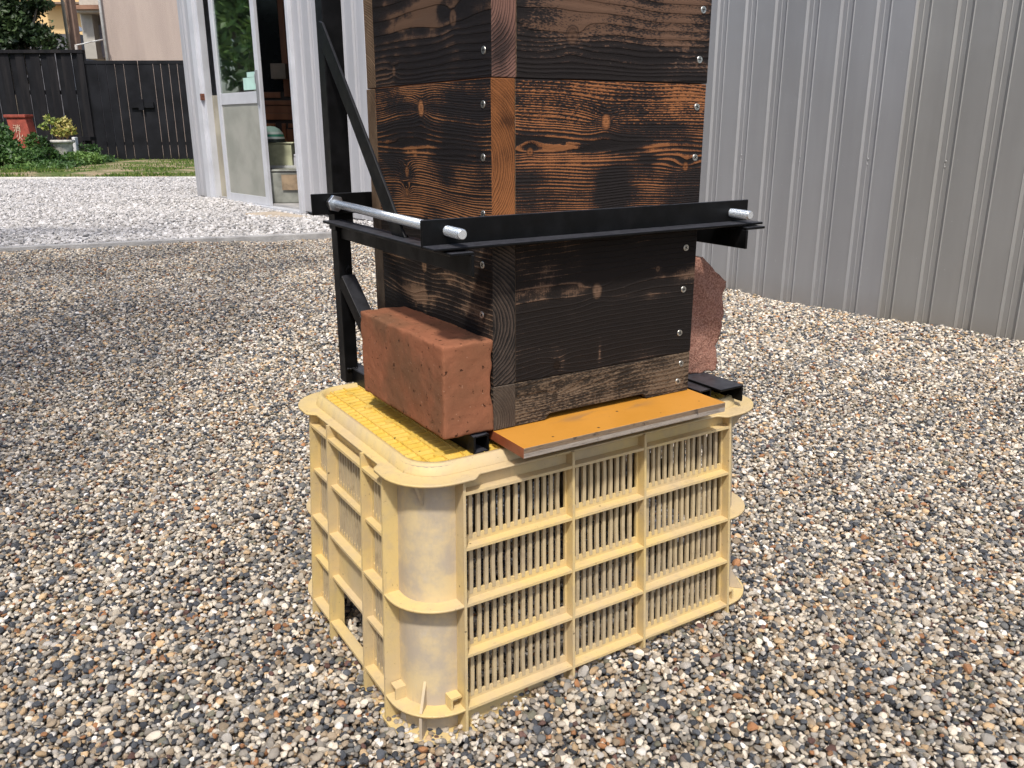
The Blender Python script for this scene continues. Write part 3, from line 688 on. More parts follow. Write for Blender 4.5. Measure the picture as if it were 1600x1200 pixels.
# ------------------------------------------------------------------ hive boxes
def screw_mb(p, n):
    """countersunk cross-head screw, head facing direction n"""
    s = MB(); p = Vector(p); n = Vector(n)
    s.cyl(p - n * .002, p + n * .0007, .0042, .0036, n=16)
    a = n.orthogonal().normalized(); th = random.uniform(0, 1.5); a = (Matrix.Rotation(th, 3, n) @ a); b = n.cross(a)
    for q, r_ in ((a, b), (b, a)): s.bar(p - q * .0022 + n * .0007, p + q * .0022 + n * .0007, .0009, .0004, n, 1)
    return s
HB = .0493
def hive_box(name, z0, z1, label, mats, screws, cat="hive box", off=(0, 0)):
    """four boards laid pinwheel fashion; mats = front, front end-grain, side, side end-grain"""
    root = empty(name, (off[0], off[1], H0 + z0), label, cat, "stacked wooden hive boxes")
    mf, me_, ml, ms = mats; e = .0003
    def brd(x0, x1, y0, y1, front, side, lab=None):
        m_ = MB(); m_.box(x0, x1, y0, y1, z0 + e, z1 - e); o = m_.build("board", [front, side])
        boxuv(o); 
        for p in o.data.polygons: p.material_index = 1 if abs(p.normal.x) > .5 else 0
        o.data.transform(Matrix.Translation((0, 0, -z0))); o.parent = root
        b = o.modifiers.new("bevel", 'BEVEL'); b.width = .0009; b.segments = 2
        if lab: o['label'] = lab
        return o
    brd(T_ + .0002, W_, 0, T_, mf, ms, "front board"); brd(0, T_, 0, D_ - T_ - .0002, me_, ml, "left side board")
    brd(0, W_ - T_ - .0002, D_ - T_, D_, mf, ms, "rear board"); brd(W_ - T_, W_, T_ + .0002, D_, me_, ml, "right side board")
    for (x, y, zz, n) in screws:
        s = screw_mb((x, y, zz - z0), n); s.build("screw", [m_screw, m_dark], root)
    return root
F, Lf = (0, -1, 0), (-1, 0, 0)
hive_box("hive_box", HB, .2042, "blackest charred wooden box, directly above the weathered grey-brown base frame", (wood_f1, eg1, wood_l1, egs1),
         [(.2627, 0, .177, F), (.2625, 0, .1278, F), (.2603, 0, .075, F), (0, .020, .1763, Lf), (0, .0227, .1232, Lf), (0, .021, .072, Lf)])
hive_box("hive_box.001", .2042, .3580, "orange-brown charred wooden box with bright grain, directly above the black angle irons", (wood_f2, eg2, wood_l2, egs),
         [(.2669, 0, .3336, F), (.2685, 0, .2789, F), (.267, 0, .222, F), (0, .0148, .3339, Lf), (0, .016, .2838, Lf), (0, .0174, .2286, Lf)])
hive_box("hive_box.002", .3580, .5120, "dull brown charred wooden box with a reddish corner strip, on top of the orange-brown box", (wood_f3, eg3, wood_l3, egs),
         [(.2657, 0, .3831, F), (.267, 0, .4338, F), (.267, 0, .49, F), (0, .0147, .3833, Lf), (0, .015, .44, Lf), (0, .015, .49, Lf)], off=(.0015, .0005))
# base frame with the bee entrance cut into the front board
hb = empty("entrance_frame", (0, 0, H0), "low weathered wooden base frame with an entrance notch, standing on the orange board", "hive frame", "stacked wooden hive boxes")
m_ = MB(); n0, n1, nh = .0665, .2127, .0065; z1_ = HB - .0003
pts = [(T_ + .0002, 0, .0002), (n0, 0, .0002), (n0 + .006, 0, nh), (n1 - .006, 0, nh), (n1, 0, .0002), (W_, 0, .0002), (W_, 0, z1_), (T_ + .0002, 0, z1_)]
m_.prism(pts, (0, T_, 0)); o = m_.build("board", [wood_b, egb], hb); boxuv(o); o['label'] = "front board with the entrance notch"
b = o.modifiers.new("bevel", 'BEVEL'); b.width = .0008
for (x0, x1, y0, y1, fm, sm_, lab) in ((0, T_, -.0004, D_ - T_, egb, wood_bl, "left side board"), (W_ - T_, W_, T_ + .0004, D_, egb, wood_bl, "right side board"), (0, W_ - T_ - .0003, D_ - T_ + .0003, D_, wood_b, egb, "rear board")):
    m_ = MB(); m_.box(x0, x1, y0, y1, .0002, z1_); o = m_.build("board", [fm, sm_], hb); boxuv(o); o['label'] = lab
    for p in o.data.polygons: p.material_index = 1 if abs(p.normal.x) > .5 else 0
    b = o.modifiers.new("bevel", 'BEVEL'); b.width = .0008
for (x, zz) in ((.2653, .0359), (.2617, .0136)):
    screw_mb((x, 0, zz), F).build("screw", [m_screw, m_dark], hb)

# ------------------------------------------------------------------ bricks
def rough_block(name, size, loc, rz, mat, amp, fr, label, res=.006, bevr=.004, shape=None):
    bm = bmesh.new(); nx, ny, nz = [max(2, int(s / res)) for s in size]
    vid = {}
    def vert(i, j, k_):
        key = (i, j, k_)
        if key not in vid: vid[key] = bm.verts.new((size[0] * i / nx, size[1] * j / ny, size[2] * k_ / nz))
        return vid[key]
    for i in range(nx):
        for j in range(ny):
            bm.faces.new([vert(i, j, 0), vert(i, j + 1, 0), vert(i + 1, j + 1, 0), vert(i + 1, j, 0)]); bm.faces.new([vert(i, j, nz), vert(i + 1, j, nz), vert(i + 1, j + 1, nz), vert(i, j + 1, nz)])
    for i in range(nx):
        for k_ in range(nz):
            bm.faces.new([vert(i, 0, k_), vert(i + 1, 0, k_), vert(i + 1, 0, k_ + 1), vert(i, 0, k_ + 1)]); bm.faces.new([vert(i, ny, k_), vert(i, ny, k_ + 1), vert(i + 1, ny, k_ + 1), vert(i + 1, ny, k_)])
    for j in range(ny):
        for k_ in range(nz):
            bm.faces.new([vert(0, j, k_), vert(0, j, k_ + 1), vert(0, j + 1, k_ + 1), vert(0, j + 1, k_)]); bm.faces.new([vert(nx, j, k_), vert(nx, j + 1, k_), vert(nx, j + 1, k_ + 1), vert(nx, j, k_ + 1)])
    for v in bm.verts:
        c = v.co.copy()
        if shape: c = shape(c)
        # rounded arrises
        p = Vector([min(max(c[i], bevr), size[i] - bevr) for i in range(3)]); dd = c - p
        if not shape and dd.length > bevr: c = p + dd.normalized() * bevr
        nn = mn.noise_vector(c * fr) * amp + mn.noise_vector(c * fr * 4) * amp * .35
        edge = sum(1 for i in range(3) if c[i] < bevr * 1.2 or c[i] > size[i] - bevr * 1.2)
        v.co = c + nn * (1.8 if edge >= 2 else 1)
    me = bpy.data.meshes.new(name); bm.to_mesh(me); bm.free(); me.materials.append(mat.mat); me.polygons.foreach_set('use_smooth', [True] * len(me.polygons))
    o = bpy.data.objects.new(name, me); col.objects.link(o); o.location = loc; o.rotation_euler = (0, 0, rz); return tag(o, label, "brick")
def bite(c):
    # chipped edge at the right of the small end face
    q = Vector((max(0, c.x - .05) / .01, 0, 0)).x * math.exp(-(c.y / .02) ** 2)
    k_ = math.exp(-((c.z - .056) / .013) ** 2) * .0035 + math.exp(-((c.z - .04) / .008) ** 2) * .003 + (math.exp(-((c.z - .082) / .006) ** 2)) * .0022
    c = c.copy(); r = .0022; s = (.06, .21, .1)
    p = Vector([min(max(c[i], r), s[i] - r) for i in range(3)]); dd = c - p
    if dd.length > r: c = p + dd.normalized() * r
    c.x -= q * k_; return c
rough_block("brick", (.06, .21, .1), (-.0595, -.001, H0 + .0012), .019, m_brick, .0006, 90, "smooth red-brown brick on edge against the left side of the lowest box", .0025, .0022, shape=bite)
def scal(c):
    c = c.copy(); zz = c.z; f = c.x / .09
    prof = .0735 + .0080 * min(1, zz / .11) + .0048 * abs(math.sin((zz + .004) * math.pi / .046)) ** .55
    c.x = f * prof; c.y += .002 * math.sin(zz * 70 + f * 5) * (1 if c.y < .02 else 0)
    c.z = zz / .156 * (.153 - .036 * max(0, (f - .50) / .50))
    return c
rough_block("brick.001", (.09, .10, .156), (.2945, .047, H0 + .0012), .0, m_rb, .0013, 110, "rough split-face reddish block standing at the right side of the lowest box", .0032, .004, shape=scal)

# ------------------------------------------------------------------ black steel stand
st = empty("steel_stand", (-.033, .335, H0 - .02), "black welded steel stand with angle irons clamping the wooden boxes by long threaded rods", "stand")
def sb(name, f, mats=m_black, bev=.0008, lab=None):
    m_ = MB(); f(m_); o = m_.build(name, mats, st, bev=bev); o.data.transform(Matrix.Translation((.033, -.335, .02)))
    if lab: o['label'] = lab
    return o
def tube(m_, p, q, w, h, t=.0018, upv=(0, 0, 1)):
    """hollow square tube, open ends"""
    p, q = Vector(p), Vector(q); d = (q - p).normalized(); a = d.cross(Vector(upv)).normalized(); b = a.cross(d).normalized()
    for s_ in (-1, 1):
        m_.bar(p + a * s_ * (w - t) / 2, q + a * s_ * (w - t) / 2, t, h, upv)
        m_.bar(p + b * s_ * (h - t) / 2, q + b * s_ * (h - t) / 2, w - 2 * t, t, upv)
sb("base_rail", lambda m: tube(m, (-.0175, -.004, -.0103), (-.0290, .345, -.0103), .0195, .0195), lab="left base rail, its open end in front")
sb("base_rail", lambda m: tube(m, (.3005, -.010, -.0110), (.3005, .350, -.0110), .0190, .0190), lab="right base rail")
def angR(m):
    m.box(.3135, .3535, -.022, .33, -.0030, .0); m.box(.3505, .3535, -.022, .33, -.0215, -.0031)
sb("base_angle", angR)
sb("post", lambda m: (m.box(-.0495, -.0245, .3135, .3365, .186, .92), m.box(-.0475, -.0295, .3140, .3360, -.0195, .1858)), lab="left post")
sb("post", lambda m: (m.box(.3040, .3290, .3135, .3365, .186, .92), m.box(.3090, .3270, .3140, .3360, -.0195, .1858)), lab="right post")
sb("cross_bar", lambda m: m.box(-.0244, .3039, .3150, .3350, .4705, .4955))
def brace(m, x0, x1, pts): m.prism([(x0, *p) for p in pts], (x1 - x0, 0, 0))
sb("brace", lambda m: m.bar((-.0385, .3135, .122), (-.0265, .188, -.002), .019, .019, (1, 0, 0)), lab="lower diagonal brace")
sb("brace", lambda m: m.bar((.318, .3135, .122), (.306, .188, -.002), .019, .019, (1, 0, 0)), lab="lower right brace")
UB = [(.317, .4347), (.3074, .4323), (.0935, .1997), (.127, .1997), (.235, .321), (.312, .403), (.322, .411)]
def ub(m): m.prism([(-.0530, *p) for p in UB], (.0034, 0, 0))
sb("brace", ub, lab="long upper brace")
def ub2(m): m.prism([(.3293, *p) for p in UB], (.0034, 0, 0))
sb("brace", ub2, lab="upper right brace")
def angL(m): m.box(-.0660, -.0405, -.0360, .3132, .1965, .1996); m.box(-.0437, -.0405, -.0360, .3132, .1755, .1964)
def angRt(m): m.box(.3250, .3555, -.0335, .3132, .1965, .1996); m.box(.3250, .3282, -.0335, .3132, .1745, .1964)
sb("side_angle", angL, lab="left side angle iron"); sb("side_angle", angRt, lab="right side angle iron")
sb("front_angle", lambda m: (m.box(-.080, .3560, -.0040, -.0008, .2012, .2285), m.box(-.080, .3560, -.0295, -.0041, .2012, .2043)), bev=.0012)
sb("rear_angle", lambda m: (m.box(-.0800, .3560, .3090, .3122, .2070, .2330), m.box(-.080, .3560, .3123, .3260, .2070, .2100)))
for (x, y, z_, dx, dy, dz, n) in ((-.0505, .316, .434, 0, .0, -.026, 9), (-.050, .098, .2005, .0, .030, 0, 7), (-.0385, .311, .134, .001, -.004, .006, 4), (-.0445, .312, .0, .014, .0, 0, 6), (-.078, .312, .2085, .03, .001, 0, 8)):
    def weld(m):
        for i in range(n):
            t = i / n; c_ = (x + dx * t + random.uniform(-.001, .001), y + dy * t, z_ + dz * t + random.uniform(-.0008, .0008)); r = random.uniform(.0012, .0022)
            if dz: r = max(r, abs(dz) / n * .6)
            else: r = max(r, max(abs(dx), abs(dy)) / n * .6)
            m.lathe([(.0001, -r), (r * .8, -r * .5), (r, 0), (r * .8, r * .5), (.0001, r)], c_, 7)
    sb("weld_bead", weld, bev=0)
# threaded rods and nuts
def rod(x, z_, y0, y1, lab, z2=None):
    z2 = z_ if z2 is None else z2
    sl = (z2 - z_) / (y1 - y0)
    m_ = MB(); m_.cyl((x, y0 + .0012, z_), (x, y1, z2), .0052, n=20); m_.cyl((x, y0, z_), (x, y0 + .0012, z_), .0042, .0052, n=20)
    o = m_.build("threaded_rod", m_zinc, st); o.data.transform(Matrix.Translation((.033, -.335, .02))); o['label'] = lab
    for yy_ in (.302, .3225, .3145):
        if yy_ == .3145: continue
        m_ = MB(); zz = z_ + sl * (yy_ - y0); m_.cyl((x, yy_ - .0038, zz), (x, yy_ + .0038, zz), .0108, n=6, sm=False)
        n_ = m_.build("nut", m_zincp, o, bev=.0008); n_.data.transform(Matrix.Translation((.033, -.335, .02)))
    m_ = MB(); m_.cyl((x, .3065, z_ + sl * .33), (x, .3086, z_ + sl * .33), .0088, n=20); n_ = m_.build("washer", m_zincp, o); n_.data.transform(Matrix.Translation((.033, -.335, .02)))
rod(-.0520, .2165, -.0345, .345, "left rod", .2215); rod(.3290, .2135, -.0340, .345, "right rod", .2200)

# ------------------------------------------------------------------ metal shed
SA = Vector((1.321, 7.767, 0)); sdir = Vector((1.73 - 1.321, 5.26 - 7.767, 0)); SLEN = 3.5; sang = math.atan2(sdir.y, sdir.x)
shed = empty("metal_shed", SA, "long metal-clad shed with a sliding door left and darker grey ribbed cladding right", "shed", rz=sang)
def ribbed(s0, s1, z0, z1, pitch, rw, rd, crease, thick=.03, start=0., origin=None):
    """corrugated sheet along local x, outward = -y"""
    prof = []; x = s0 + start; prof.append((s0, 0))
    while x < s1 - pitch * .6:
        prof += [(x - crease * 2.2, 0), (x - crease, -.0024), (x, 0), (x + rw * .10, rd), (x + rw * .40, rd), (x + rw * .45, rd - .0022), (x + rw * .50, rd), (x + rw * .80, rd), (x + rw, 0), (x + rw + crease, -.0024), (x + rw + crease * 2.2, 0)]
        x += pitch
    prof.append((s1, 0)); m_ = MB()
    m_.strip([(a, b, z0) for a, b in prof], [(a, b, z1) for a, b in prof]); m_.strip([(a, thick, z0) for a, b in (prof[0], prof[-1])], [(a, thick, z1) for a, b in (prof[0], prof[-1])]); return m_
HW = 2.75
def shp(m_, name, mat, lab=None, par=None, bev=0.):
    o = m_.build(name, mat, par or shed, bev=bev)
    if lab: o['label'] = lab
    return o
shp(ribbed(.06, .30, .02, HW, .12, .035, .010, .003, start=.05), "wall", m_wallL, "narrow pale cladding at the shed corner")
shp(ribbed(2.13, SLEN + .02, .02, HW, .145, .045, .010, .003, start=.10), "wall", m_wallL, "pale cladding right of the open doorway")
m_ = MB(); m_.box(0, .0598, -.004, .004, .0, HW); m_.box(0, .004, .0041, .06, 0, HW); shp(m_, "corner_trim", m_wallL)
m_ = MB(); m_.box(.30, 2.13, .0, .03, 2.02, HW); shp(m_, "wall", m_wallL, "cladding above the door")
m_ = MB(); m_.box(.0, .03, .0605, 3.2, 0, HW); m_.box(.0, 8.8, 3.2005, 3.23, 0, HW); shp(m_, "wall", m_wallL, "end and rear walls")
m_ = MB(); m_.box(-.15, 9.0, -.25, 3.5, HW + .002, HW + .10); shp(m_, "roof", m_wallR)
m_ = MB(); m_.box(.031, 4.1, .02, 3.19, -.04, .035); shp(m_, "floor", m_conc)
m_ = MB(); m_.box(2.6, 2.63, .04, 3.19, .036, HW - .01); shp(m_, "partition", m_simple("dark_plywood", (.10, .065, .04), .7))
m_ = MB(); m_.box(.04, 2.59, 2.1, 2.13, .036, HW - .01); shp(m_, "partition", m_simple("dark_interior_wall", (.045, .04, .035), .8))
# door frame
m_ = MB(); m_.box(.3005, .40, -.035, .05, 0, 2.02); m_.box(.4005, .452, -.012, .05, 0, 2.02); m_.box(2.085, 2.1295, -.030, .06, .0, 2.02); m_.box(.4525, 2.0845, -.035, .07, 1.96, 2.019); m_.box(.4525, 2.0845, -.045, .075, -.01, .018)
shp(m_, "door_frame", m_alu, bev=.003)
m_ = MB(); m_.box(.402, .43, -.042, -.0125, .86, .915); shp(m_, "rusty_bracket", m_simple("rust", (.14, .05, .03), .9, var=.4, sc_=60))
m_tint = m_simple("yellowed_panel", (.34, .31, .24), .7, var=.2, sc_=4)
m_ = MB(); m_.box(.4525, .80, .045, .055, .02, .90); shp(m_, "fixed_panel", m_tint)
# sliding door leaf
m_fro = Mat("frosted_pane", .5, 0, .4); co = m_fro.coord(); _x = m_fro.xyz(co); _n = m_fro.noise(co, 3, 4)
m_fro.color(m_fro.mix((_n).ramp(.35, .65), (.27, .275, .235), (.36, .355, .31)))
gl = Mat("window_glass", .03, 0, .5); gl.color((.9, .95, .93)); gl.b.inputs["Transmission Weight"].default_value = 1.; gl.b.inputs["IOR"].default_value = 1.5
gsh = gl.t.nodes.new("ShaderNodeBsdfGlossy"); gsh.inputs["Roughness"].default_value = .02; gsh.inputs[0].default_value = (.9, .93, .92, 1)
gtr = gl.t.nodes.new("ShaderNodeBsdfTransparent"); gtr.inputs[0].default_value = (.75, .8, .78, 1); gmx = gl.t.nodes.new("ShaderNodeMixShader"); gmx.inputs[0].default_value = .42
gl.t.links.new(gtr.outputs[0], gmx.inputs[1]); gl.t.links.new(gsh.outputs[0], gmx.inputs[2]); gl.t.links.new(gmx.outputs[0], gl.t.nodes["Material Output"].inputs[0])
m_ = MB(); d0, d1 = .70, 1.545
m_.box(d0, d0 + .065, -.012, .016, .02, 1.95); m_.box(d1 - .065, d1, -.012, .016, .02, 1.95); m_.box(d0 + .0655, d1 - .0655, -.009, .014, .02, .085); m_.box(d0 + .0655, d1 - .0655, -.009, .014, .815, .905); m_.box(d0 + .0655, d1 - .0655, -.009, .014, 1.89, 1.95)
door = shp(m_, "door", m_alu, "sliding door leaf", bev=.002)
m_ = MB(); m_.box(d0 + .066, d1 - .066, .0, .004, .9055, 1.8895); o = m_.build("glass_pane", gl, door)
m_ = MB(); m_.box(d0 + .066, d1 - .066, .0, .005, .0855, .8145); m_.build("frosted_pane", m_fro, door)
m_ = MB(); m_.box(d1 - .042, d1 - .022, -.028, -.0125, .80, 1.06); m_.box(d1 - .036, d1 - .028, -.036, -.0285, .96, 1.03); m_.build("handle", m_simple("steel_handle", (.4, .41, .42), .4, .7), door, bev=.003)
m_ = MB(); m_.box(d1 - .30, d1 - .07, -.0112, -.0095, .918, 1.01); m_.box(d1 - .22, d1 - .075, -.0115, -.0097, 1.012, 1.05); m_.build("paper_sticker", m_simple("mint_paper", (.45, .66, .58), .8), door)
# right, darker half of the shed: own direction, meets the pale half behind the boxes
rd = Vector((2.244 - 2.143, .59 - 1.729, 0)).normalized(); kink = SA + sdir.normalized() * SLEN
RO = Vector((2.143, 1.729, 0)); Lr = (kink - RO).length
inv = shed.matrix_basis.inverted() if False else (Matrix.Translation(SA) @ Matrix.Rotation(sang, 4, 'Z')).inverted()
m_ = ribbed(-2.6, 3.4, -.03, HW, .1352, .049, .0065, .0020, start=.117 + 2.6 - .1352 * 20 + .0, thick=.03)
rang = math.atan2(rd.y, rd.x); T = inv @ Matrix.Translation(RO) @ Matrix.Rotation(rang, 4, 'Z')
m_.v = [tuple(T @ Vector(v)) for v in m_.v]; shp(m_, "wall", m_wallR, "darker grey ribbed cladding along the gravel")
# small dimples with screws in every other rib
for s_ in (.0009, .2709, .5445, .8141, 1.085):
    for zz_ in (.522, .504):
        c_ = Vector((s_ + .004, .0055, zz_)); r_ = .0045 if zz_ == .504 else .0058
        m_ = MB(); m_.cyl(c_ + Vector((0, .004, 0)), c_ - Vector((0, .0016, 0)), r_ * .8, r_ * .5, 10)
        m_.v = [tuple(T @ Vector(v)) for v in m_.v]; shp(m_, "screw", m_wallR)
m_ = MB(); a = inv @ kink; b = inv @ (RO + rd * 3.4)
m_.bar(inv @ (kink + Vector((.05, 0, 1.35))), inv @ (RO + rd * 3.4 + Vector((.05, 0, 1.35))), .02, 2.6); shp(m_, "inner_wall", m_conc)
# things seen through the doorway, in the deep part of the room
IN = Matrix.Translation(SA) @ Matrix.Rotation(sang, 4, 'Z')
def IX(m_, p0, p1, d0, d1, py0, py1):
    pm = (max(py0, 0) + py1) / 2; m_.box(loc2(p0, pm, d0)[0], loc2(p1, pm, d0)[0], d0, d1, max(.036, loc2(p0, py1, d0)[2]), loc2(p1, py0, d0)[2]); return m_
def inside(name, m_, mat, label, cat, bev=0., parts=()):
    o = m_.build(name, mat, None, bev=bev); o.location = (CAMP.x, CAMP.y, 0); o.rotation_euler = (0, 0, YAW); tag(o, label, cat)
    for nm, pm, mt in parts: pm.build(nm, mt, o, bev=.002)
    return o
m_br = Mat("varnished_wood", .35, 0, .5); co = m_br.coord(); m_br.color(m_br.mix(m_br.noise(m_br.scl(co, (8, 8, 1.5)), 1, 4).ramp(.3, .7), (.15, .05, .022), (.24, .09, .04)))
DC = 8.15
m_ = IX(MB(), 396, 505, DC + .02, DC + .45, -40, 316); p1 = MB(); p2 = MB(); p3 = MB(); F_ = DC - .005
for (a, b, c, d) in ((440, 449, -40, 150), (463, 471, -40, 150), (403, 439, 143, 152), (449.2, 462.8, 138, 150), (396, 475, 156, 163), (396, 475, 176, 186), (403, 428, 192, 199), (403, 409, 199.5, 300), (428, 435, 192, 300), (445, 451, 192, 300), (466, 472, 192, 300), (451.2, 465.8, 192, 199)):
    IX(p1, a, b, F_, DC + .019, c, d)
IX(p2, 449.5, 462.5, DC + .006, DC + .019, -40, 137); IX(p2, 404, 439, DC + .006, DC + .019, -40, 142); IX(p3, 396, 475, DC + .007, DC + .019, 164, 175.5); IX(p3, 452, 465, DC + .004, DC + .019, 201, 300)
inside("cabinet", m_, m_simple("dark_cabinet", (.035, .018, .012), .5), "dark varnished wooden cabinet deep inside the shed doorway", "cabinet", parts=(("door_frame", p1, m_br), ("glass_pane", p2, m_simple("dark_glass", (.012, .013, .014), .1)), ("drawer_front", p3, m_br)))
m_ = IX(MB(), 417, 474, 7.35, 7.65, 258, 262.5); IX(m_, 417, 420, 7.37, 7.4, 263, 322); IX(m_, 469, 473, 7.37, 7.4, 263, 322)
inside("low_shelf", m_, m_simple("grey_white_shelf", (.55, .56, .55), .5), "pale low shelf stand inside the shed doorway", "shelf", .002)
m_ = IX(MB(), 417, 457, 7.40, 7.6, 224, 257.6); IX(m_, 416, 459, 7.39, 7.61, 221.5, 223.8)
inside("plastic_box", m_, m_simple("translucent_box", (.42, .43, .29), .35, var=.25, sc_=10), "yellowish translucent plastic box on the low shelf in the shed", "box", .006)
m_ = IX(MB(), 459.8, 472, 7.40, 7.55, 240, 244); IX(m_, 460, 471.5, 7.40, 7.55, 245, 257.6)
inside("white_tray", m_, m_simple("white_tray", (.5, .5, .55), .5), "small whitish tray right of the yellowish box in the shed", "tray", .003)
m_cap = Mat("green_white_stripes", .7); _z = m_cap.xyz(m_cap.coord())[2]; hz = loc2(424, 221.5, 7.5)[2]; hh = loc2(424, 196, 7.5)[2] - hz
m_cap.color(m_cap.cramp(_z.ramp(hz, hz + hh), [(0, (.03, .04, .035)), (.12, (.7, .72, .7)), (.28, (.05, .30, .20)), (.5, (.72, .75, .72)), (.72, (.45, .62, .55))], True))
hx = loc2(424, 210, 7.5)[0]; m_ = MB(); r_ = loc2(447, 210, 7.5)[0] - hx
m_.lathe([(.001, hh), (r_ * .3, hh * .97), (r_ * .6, hh * .82), (r_ * .82, hh * .55), (r_ * .92, hh * .22), (r_ * .94, 0.001)], (hx, 7.5, hz), 28); m_.lathe([(r_ * .93, .001), (r_ * 1.04, .001), (r_ * 1.04, .009), (r_ * .9, .012)], (hx, 7.5, hz), 28)
inside("helmet", m_, m_cap, "round green and white striped helmet on the yellowish box in the shed", "helmet")
m_ = IX(MB(), 419.5, 471, 7.05, 7.34, 268, 321); IX(m_, 419, 473, 7.04, 7.345, 264, 267.5)
tb = inside("storage_tub", m_, m_simple("smoky_plastic", (.20, .205, .18), .3, var=.5, sc_=5), "smoky grey storage tub standing on the shed floor before the low shelf", "tub", .01)
m_ = IX(MB(), 441, 468, 7.035, 7.0395, 272, 296); m_.build("carton_sheet", m_simple("brown_sheet", (.26, .19, .12), .8, var=.3, sc_=12), tb)
m_ = IX(MB(), 424, 447, 7.95, 8.05, 98, 122)
inside("carton", m_, m_simple("brown_carton", (.22, .17, .13), .8), "small brown carton in front of the tall wooden cabinet in the shed doorway", "box", .003)
m_ = MB(); m_.box(1.58, 2.1, -.35, -.10, -.01, .015); o = m_.build("threshold_slab", m_simple("sandy_concrete", (.42, .35, .27), .9, var=.2, sc_=20), None, bev=.006); o.matrix_world = IN @ Matrix.Translation((.35, -.05, 0)); tag(o, "low sandy slab lying before the shed's open doorway", "slab")

# ------------------------------------------------------------------ far background (own frame: x right, y away)
def bgobj(name, m_, mat, label=None, cat=None, group=None, kind=None, bev=0., **k):
    o = m_.build(name, mat, None, bev=bev, **k); o.location = (CAMP.x, CAMP.y, 0); o.rotation_euler = (0, 0, YAW)
    return tag(o, label, cat, group, kind)
def bgpart(name, m_, mat, par, bev=0., **k): return m_.build(name, mat, par, bev=bev, **k)
GY = loc2(300, 250, 17.3)[2]      # the far ground lies a little off the near one
gz_far = .0
# grass verge + earth, rising gently to the fence
def verge(x, y): return x * 0
m_ = MB(); N = 24; rows_ = []
for j, (py, d_) in enumerate(((281, 11.3), (270, 12.5), (260, 14.5), (252, 17.0), (247, 19.5))):
    zr = [-.03, .0, .0, .01, .02][j]
    rows_.append([(x, d_, zr + .02 * math.sin(x * 2 + j)) for x in np.linspace(-16, 1.2, N)])
for a, b in zip(rows_[:-1], rows_[1:]): m_.strip(a, b)
m_turf = Mat("sparse_turf", .95, 0, .1); co = m_turf.coord(); _n = m_turf.noise(co, 1.6, 5, .65); _n2 = m_turf.noise(co, 30, 4, .7)
_c = m_turf.mix(_n.ramp(.42, .56), (.36, .28, .18), (.10, .14, .04)); _c = m_turf.mix(_n2.ramp(.5, .65) * .6, _c, (.07, .10, .03)); _c = m_turf.mix(m_turf.voro(co, 14).ramp(.1, .2, 1, 0) * _n.ramp(.55, .4), _c, (.6, .57, .5)); m_turf.color(_c); m_turf.bump(_n2, .02)
bgobj("verge", m_, m_turf, kind='structure')
def blades(name, regions, n, mat, label, cat, hmin, hmax, wd=.012):
    V, Fc, tone = [], [], []
    for _ in range(n):
        x0, x1, y0, y1 = random.choice(regions); x, y = random.uniform(x0, x1), random.uniform(y0, y1)
        if mn.noise(Vector((x * .9, y * 1.6, 3.))) + random.uniform(-.15, .15) < -.02: continue
        h = random.uniform(hmin, hmax); a = random.uniform(0, 6.28); le = random.uniform(-.4, .4) * h
        dx, dy = math.cos(a) * wd / 2, math.sin(a) * wd / 2; o = len(V)
        V += [(x - dx, y - dy, 0), (x + dx, y + dy, 0), (x + le * .4 + dx * .7, y + dy * .7 + le * .2, h * .6), (x + le, y + le * .5, h), (x + le * .4 - dx * .7, y - dy * .7 + le * .2, h * .6)]
        Fc.append((o, o + 1, o + 2, o + 3, o + 4)); tone += [random.random()] * 5
    me = bpy.data.meshes.new(name); me.from_pydata(V, [], Fc); me.materials.append(mat.mat); at = me.attributes.new("tone", 'FLOAT', 'POINT'); at.data.foreach_set('value', tone)
    o = bpy.data.objects.new(name, me); col.objects.link(o); o.location = (CAMP.x, CAMP.y, 0); o.rotation_euler = (0, 0, YAW); return tag(o, label, cat, kind='stuff')
blades("grass", [(-10, -3, 11.45, 12.3), (-10, -3.5, 14.5, 17.1), (-10, -5.2, 12.8, 14.5), (-5.6, -3.5, 15.5, 17.2), (-8, -3.6, 16.4, 17.2)], 15000, fol_grass, "short green grass on the verge in front of the black fence", "grass", .015, .06, .02)

def foliage(n, blobs, lsize, tonef=None, up_=.3):
    V, Fc, tone, prev = [], [], [], 0
    wts = [b[3] * b[4] * b[5] for b in blobs]
    for _ in range(n):
        b = random.choices(blobs, wts)[0]
        while True:
            p = Vector([random.uniform(-1, 1) for _ in range(3)])
            if p.length <= 1: break
        p = p * (.75 + .25 * random.random()) if p.length > .55 else p.normalized() * random.uniform(.6, 1)
        c = Vector((b[0] + p.x * b[3], b[1] + p.y * b[4], b[2] + p.z * b[5]))
        nr = mn.noise(c * 1.7)
        if nr < -.25: continue
        s = lsize * random.uniform(.6, 1.35)
        nrm = Vector((random.gauss(0, .6), random.gauss(0, .6) - .2, random.gauss(.4, .6))).normalized(); a = nrm.orthogonal().normalized()
        a = Matrix.Rotation(random.uniform(0, 6.28), 3, nrm) @ a; bb = nrm.cross(a); o = len(V)
        V += [c - a * s, c - a * s * .2 + bb * s * .45, c + a * s * .9 - nrm * s * .15, c - a * s * .2 - bb * s * .45]
        Fc.append((o, o + 1, o + 2, o + 3)); t = min(1, max(0, .5 + .9 * nr + random.gauss(0, .2))); tone += [t] * 4
    return V, Fc, tone
